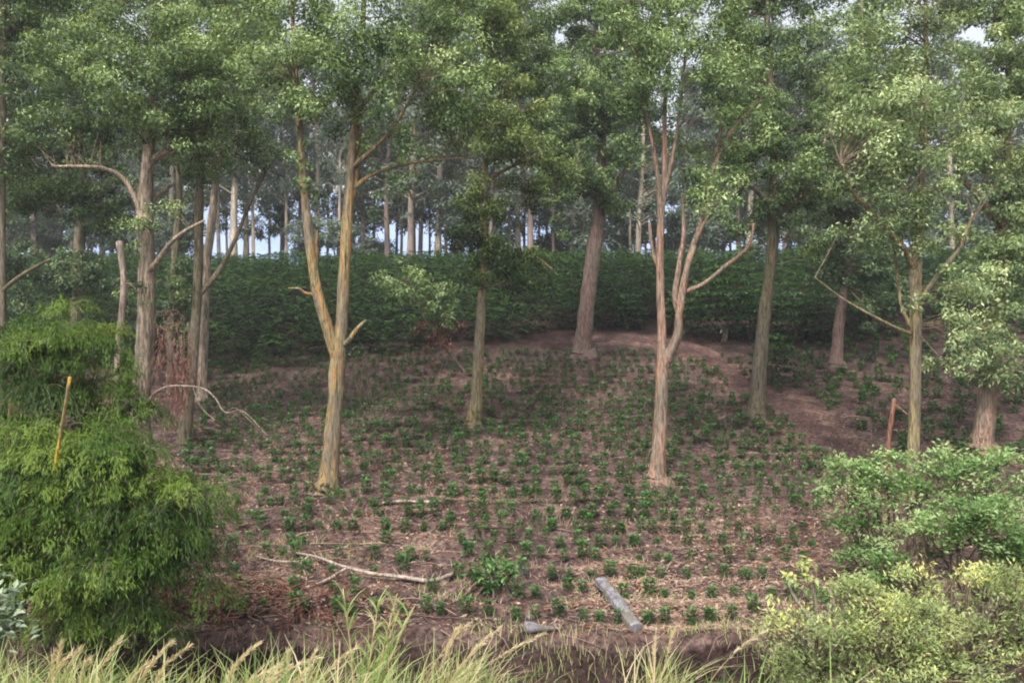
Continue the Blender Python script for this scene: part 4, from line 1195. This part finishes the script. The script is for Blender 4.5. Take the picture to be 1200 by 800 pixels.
# ------------------------------------------------------------------ things lying on the field
def lying(name, label, cat, strands, mat, lift=0.06):
    base = G(*strands[0][0][:2])
    root = empty(name, base, label, cat)
    for i, st in enumerate(strands):
        pts = []
        for q in st:
            w = G(q[0], q[1]); w[2] += lift + (q[3] if len(q) > 3 else 0)
            pts.append(w)
        pp, rr = spline(pts, [q[2] / F * pts[0][1] / 2.6 for q in st], 7)
        g = Geo(); g.tube(pp, rr, 7, wob=.4)
        g.build('limb' if i == 0 else 'side_branch', M[mat], root)
    return root


lying('fallen_branch', 'long bleached fallen branch with thin forks lying across the front rows', 'branch',
      [[(530, 676, 7), (505, 684, 7), (470, 683, 6, .05), (435, 682, 6, .1), (400, 674, 5, .12), (370, 662, 4, .1), (330, 648, 3)],
       [(405, 676, 4, .1), (380, 686, 4, .02), (350, 694, 3), (310, 697, 3), (270, 690, 2)],
       [(362, 660, 3, .1), (352, 666, 3, .08), (325, 667, 2.5, .1), (300, 655, 2)],
       [(352, 666, 2.5, .08), (358, 678, 2), (360, 688, 1.5)]], 'wood_pale')
lying('fallen_stick', 'thin pale stick lying between seedling rows, level with the forked eucalyptus base', 'stick',
      [[(448, 592, 3.5), (470, 590, 4), (495, 591, 4), (517, 590, 3)]], 'wood_pale')

# squared grey timber, lying nose down the bank edge
ga, gb_ = G(704, 692), G(746, 742)
ga[2] += 0.16; gb_[2] += 0.10
g = Geo()
ax = unit(gb_ - ga); sd = unit(np.cross(ax, [0, 0, 1])); up = np.cross(sd, ax)
n = 14
V = []
prof = [(-.10, -.045), (-.065, -.07), (.065, -.07), (.10, -.045), (.10, .045), (.065, .07), (-.065, .07), (-.10, .045)]
for i in range(n):
    t = i / (n - 1)
    c = ga + (gb_ - ga) * t + up * 0.02 * math.sin(t * 5)
    w = 1.0 + 0.06 * math.sin(t * 17) + 0.04 * rng.normal()
    V += [c + sd * a * w + up * b * w for a, b in prof]
Q = [[i * 8 + j, i * 8 + (j + 1) % 8, (i + 1) * 8 + (j + 1) % 8, (i + 1) * 8 + j] for i in range(n - 1) for j in range(8)]
Q += [[7, 6, 1, 0], [6, 5, 2, 1], [5, 4, 3, 2]]
e = (n - 1) * 8
Q += [[e + 0, e + 1, e + 6, e + 7], [e + 1, e + 2, e + 5, e + 6], [e + 2, e + 3, e + 4, e + 5]]
g.add(V, Q)
tag(g.build('timber_plank', M['wood_grey'], origin=tuple(gb_)), 'weathered grey squared timber lying slantwise at the front edge of the field', 'timber')


def stone(label, u, v, r, name='stone', cat='stone', squash=(1, .8, .7), mat='stone'):
    q = G(u, v)
    g = Geo()
    th = np.linspace(0, np.pi, 9); ph = np.linspace(0, 2 * np.pi, 14, endpoint=False)
    T_, P_ = np.meshgrid(th, ph, indexing='ij')
    d = np.stack([np.sin(T_) * np.cos(P_), np.sin(T_) * np.sin(P_), np.cos(T_)], -1)
    k = 1 + 0.35 * (vnoise(d[..., 0] * 1.8 + u, d[..., 1] * 1.8 + d[..., 2] * 1.3, 5) - .5)
    V = d * k[..., None] * r * np.array(squash) + q + [0, 0, r * .35]
    i = np.arange(8)[:, None] * 14; j = np.arange(14)[None, :]; j2 = (j + 1) % 14
    g.add(V.reshape(-1, 3), np.stack([i + j, i + 14 + j, i + 14 + j2, i + j2], -1).reshape(-1, 4), 0, .5, True)
    tag(g.build(name, M[mat], origin=tuple(q)), label, cat)


stone('lavender-grey rounded rock beside the large green weed clump', 611, 672, .15)
stone('small pale stone lying left of the grey timber', 622, 724, .07)
q = G(627, 741)
g = Geo()
pp, rr = spline([q + [-.17, .02, .09], q + [-.05, 0, .085], q + [.1, -.02, .075], q + [.42, .05, .05]], [.085, .085, .05, .02], 6)
g.tube(np.concatenate([pp[:1] - [.012, 0, 0], pp]), np.concatenate([[.03], rr]), 10, wob=.4)
tag(g.build('log_stub', M['wood_grey'], origin=tuple(q)), 'short grey log stub lying at the bank edge, left of the grey timber', 'log')

# reddish brush heap
q = G(262, 704)
root = empty('brush_heap', q, 'low heap of reddish-brown dead twigs at the field edge beside the bamboo', 'brush heap')
g = Geo()
for k in range(230):
    c = q + np.array([rng.normal() * 1.05, rng.normal() * .5, .02 + abs(rng.normal()) * .12])
    c[2] = max(c[2], tz(c[0], c[1]) + .02 + abs(rng.normal()) * .13)
    a = rng.random() * 6.28; l = rng.uniform(.2, .55)
    e = c + np.array([math.cos(a) * l, math.sin(a) * l * .7, rng.normal() * .12])
    g.tube([c, (c + e) / 2 + rng.normal(size=3) * .05, e], [.012, .010, .005], 4, cap=False)
tag(g.build('brushwood', M['post'], root), kind='stuff')
g = Geo()
for k in range(60):
    c = q + np.array([rng.normal() * 1.0, rng.normal() * .45, .1])
    c[2] = tz(c[0], c[1]) + .12
    clump(g, c, .28, 34, .13, .03, .35, droop=.4, flat=.5)
g.build('dead_leaves', M['dead'], root)

# tall yellowing weed at right
Yw = 11.0
root = empty('tall_weed', onground(948, Yw), 'tall bare-stemmed weed with a few yellow leaves, left of the sprawling yellowish shrub', 'weed')
for st in ([(962, 760, 6), (955, 700, 5), (948, 672, 4), (945, 655, 3)], [(962, 740, 5), (940, 712, 4), (926, 690, 4), (924, 675, 3)], [(962, 745, 5), (975, 700, 4), (958, 680, 3), (947, 668, 2.5)],
           [(955, 760, 4), (930, 735, 4), (918, 722, 3), (905, 700, 2)]):
    pp, rr = spline([P(a, b, Yw + .03 * i) for i, (a, b, c) in enumerate(st)], [c / F * Yw / 2 for a, b, c in st], 6)
    g = Geo(); g.tube(pp, rr, 6); g.build('stem', M['wood_dead'], root)
g = Geo()
for (u, v) in [(945, 656), (950, 662), (924, 674), (930, 680), (949, 674), (940, 660), (905, 700)]:
    clump(g, P(u, v, Yw), .10, 13, .10, .045, .8, droop=.8)
g.build('foliage', M['shrub_yellow'], root)

# ------------------------------------------------------------------ grass in the foreground
def blades(geo, base, h, lean, w, tint, mat=0, seg=4):
    """curved tapering grass blades; base (n,3), h (n,), lean (n,2)"""
    n = len(base)
    ts = np.linspace(0, 1, seg + 1)
    cur = lean
    P_ = np.stack([base + np.stack([cur[:, 0] * h * t ** 1.8, cur[:, 1] * h * t ** 1.8, h * (t - 0.30 * t ** 3 * np.clip(np.hypot(cur[:, 0], cur[:, 1]), 0, 1.3))], -1) for t in ts], 1)
    a = rng.random(n) * 6.283
    side = np.stack([np.cos(a), np.sin(a) * .5, 0 * a], -1)
    side = unit(side)
    W = (w[:, None] * np.array([0.8, 1.0, 0.85, 0.55, 0.12])[None, :seg + 1]) * 0.5
    A = P_ + side[:, None, :] * W[..., None]; B = P_ - side[:, None, :] * W[..., None]
    V = np.stack([A, B], 2).reshape(-1, 3)
    b0 = np.arange(n)[:, None] * (seg + 1) * 2 + np.arange(seg)[None, :] * 2
    Q = np.stack([b0, b0 + 1, b0 + 3, b0 + 2], -1).reshape(-1, 4)
    geo.add(V, Q, mat, np.repeat(tint, (seg + 1) * 2))


g = Geo()
n = 11000
by = rng.uniform(5.6, 9.0, n); bx = (rng.uniform(-60, 1000, n) - 600) / F * by * 1.0
uu = 600 + F * bx / by
dens = np.interp(uu, [0, 250, 420, 560, 620, 760, 860, 1000], [.8, 1, .95, .6, .12, .10, .35, .3])
k = (rng.random(n) < dens * np.clip((fbm(bx * 1.8, by * 1.8, 81) - .36) * 4.5, .03, 1))
bx, by, uu = bx[k], by[k], uu[k]; n = len(bx)
tp = fbm(bx * 0.7, by * 0.7, 83)
tn = np.clip(0.50 + 1.6 * (tp - .47) + .17 * rng.normal(size=n), 0, 1)
hmul = np.interp(uu, [0, 250, 420, 560, 620, 760, 860, 1000], [1, 1, 1.05, 1, .8, .7, .8, .9])
blades(g, np.stack([bx, by, terrain(bx, by) - .03], -1), (.32 + .62 * rng.random(n) ** 1.6) * (.7 + .6 * fbm(bx * .9, by * .9, 82)) * hmul * .92, np.stack([.25 + .4 * rng.normal(size=n), -.1 + .3 * rng.normal(size=n)], -1), rng.uniform(.008, .016, n), tn)
# weeds and dry grass on the cut bank
n = 2600
by = rng.uniform(12.2, 13.7, n); bx = rng.uniform(-3, 6, n)
k = rng.random(n) < np.clip((fbm(bx * 1.1, by * 1.1, 85) - .40) * 4, 0, .8)
bx, by = bx[k], by[k]; n = len(bx)
blades(g, np.stack([bx, by, terrain(bx, by) - .02], -1), rng.uniform(.12, .34, n), np.stack([.3 * rng.normal(size=n), -.2 + .3 * rng.normal(size=n)], -1), np.full(n, .011), np.clip(.75 + .2 * rng.normal(size=n), .1, 1))
n = 16000
by = 13.6 + 13 * rng.random(n) ** 1.5; bx = (rng.random(n) - .45) * 1.0 * by
k = rng.random(n) < np.clip((fbm(bx * .8, by * .8, 87) - .55) * 7, 0, .9)
bx, by = bx[k], by[k]; n = len(bx)
blades(g, np.stack([bx, by, terrain(bx, by) - .02], -1), rng.uniform(.07, .22, n), .5 * rng.normal(size=(n, 2)), np.full(n, .012), np.clip(.55 + .25 * rng.normal(size=n), .1, .95))
tag(g.build('grass', M['grass']), 'green and straw-coloured grass along the near verge and bank', 'grass', kind='stuff')


def tuft(label, u, Y, n, hpx, tint, spread, lean=(.3, 0), plume=0, name='grass_tuft', w=.014, lv=.35, stalks=0):
    base = np.array(onground(u, Y))
    hh = hpx / F * Y
    root = empty(name, base, label, 'grass tuft', 'tall grass tufts on the near verge')
    g = Geo()
    b = base + np.stack([rng.normal(size=n) * spread, rng.normal(size=n) * spread, np.full(n, -.03)], -1)
    b[:, 2] = terrain(b[:, 0], b[:, 1]) - .03
    blades(g, b, hh * rng.uniform(.55, 1.0, n), np.stack([lean[0] + lv * rng.normal(size=n), lean[1] + .25 * rng.normal(size=n)], -1), np.full(n, w) * rng.uniform(.7, 1.3, n), np.clip(tint + .1 * rng.normal(size=n), 0, 1))
    g.build('blades', M['grass'], root)
    for k in range(plume):
        g2 = Geo()
        s = base + np.array([rng.normal() * spread, rng.normal() * spread, 0])
        h = hh * rng.uniform(.85, 1.12); lx_ = lean[0] + .22 * rng.normal()
        ts = np.linspace(0, 1, 12)
        pp = s + np.stack([lx_ * h * ts ** 1.7, 0 * ts, h * (ts - .12 * ts ** 3)], -1)
        g2.tube(pp, np.linspace(.006, .003, 12), 5, 1, cap=False)
        m = 150
        tt = .62 + .38 * rng.random(m); i0 = np.minimum((tt * 11).astype(int), 10)
        q = pp[i0] + (pp[i0 + 1] - pp[i0]) * rng.random((m, 1))
        tg = unit(pp[i0 + 1] - pp[i0])
        axx = unit(tg + rng.normal(size=(m, 3)) * .28)
        g2.leaves(q, axx, rdir(m), rng.uniform(.03, .08, m), .007, np.clip(.93 + .06 * rng.normal(size=m), .7, 1))
        g2.build('seed_head', [M['grass'], M['straw']], root)
    for k in range(stalks):
        g2 = Geo()
        s = base + np.array([rng.normal() * spread * .5, 0, 0]); h = hh * rng.uniform(.85, 1.1); lx_ = lean[0] + .14 * rng.normal()
        ts = np.linspace(0, 1, 10)
        pp = s + np.stack([lx_ * h * ts ** 1.3, 0 * ts, h * ts], -1)
        g2.tube(pp, np.linspace(.011, .005, 10), 6, 1)
        m = 26
        tt = .3 + .7 * rng.random(m); i0 = np.minimum((tt * 9).astype(int), 8)
        a = rng.choice([0, np.pi], m) + rng.normal(size=m) * .5
        blades(g2, pp[i0], rng.uniform(.12, .3, m), np.stack([np.cos(a) * .6, np.sin(a) * .6], -1), np.full(m, .014), np.clip(tint + .1 * rng.normal(size=m), 0, 1))
        g2.build('stalk', [M['grass'], M['straw']], root)
    return root


tuft('tall yellow-green reedy grass with leafy stalks, below the fallen branch', 424, 7.6, 50, 140, .50, .10, (.25, 0), 0, 'reed_grass', stalks=5)
tuft('dry straw tuft standing alone right of the grey timber', 765, 8.2, 90, 110, .72, .12, (.25, 0), 3)
tuft('tan plumed grass tuft in front of the broad bamboo', 78, 7.0, 50, 110, .8, .10, (.25, 0), 6)
tuft('slender pale plumes right of the tan plumed tuft, before the bamboo', 150, 7.2, 40, 100, .62, .12, (.4, 0), 4)
tuft('drooping straw-coloured tuft left of the reedy grass', 330, 7.3, 90, 95, .78, .16, (.3, 0), 5)
tuft('dense straw tuft leaning right at the bank, right of the reedy grass', 520, 7.6, 130, 110, .74, .16, (.45, 0), 6)
tuft('green and tan tuft between the bamboo and the drooping straw tuft', 245, 7.0, 110, 95, .55, .18, (.35, 0), 5)
tuft('small greyish grass tuft at the foot of the sprawling yellowish shrub', 885, 9.0, 80, 80, .68, .14, (.1, 0), 2)

# ------------------------------------------------------------------ thin haze filling the valley side
def haze():
    m, nt, N, L, out = new_mat('thin morning haze')
    sc = N.new('ShaderNodeVolumeScatter')
    sc.inputs['Color'].default_value = (0.93, 0.96, 1.0, 1)
    sc.inputs['Density'].default_value = 0.0010
    sc.inputs['Anisotropy'].default_value = 0.3
    L.new(sc.outputs[0], out.inputs['Volume'])
    g = Geo()
    x0, x1, y0, y1, z0, z1 = -110, 110, -30, 135, -30, 60
    V = [(x0, y0, z0), (x1, y0, z0), (x1, y1, z0), (x0, y1, z0), (x0, y0, z1), (x1, y0, z1), (x1, y1, z1), (x0, y1, z1)]
    Q = [[0, 3, 2, 1], [4, 5, 6, 7], [0, 1, 5, 4], [1, 2, 6, 5], [2, 3, 7, 6], [3, 0, 4, 7]]
    g.add(V, Q)
    o = g.build('haze', m)
    tag(o, 'thin pale haze hanging between the trees', kind='structure')


haze()
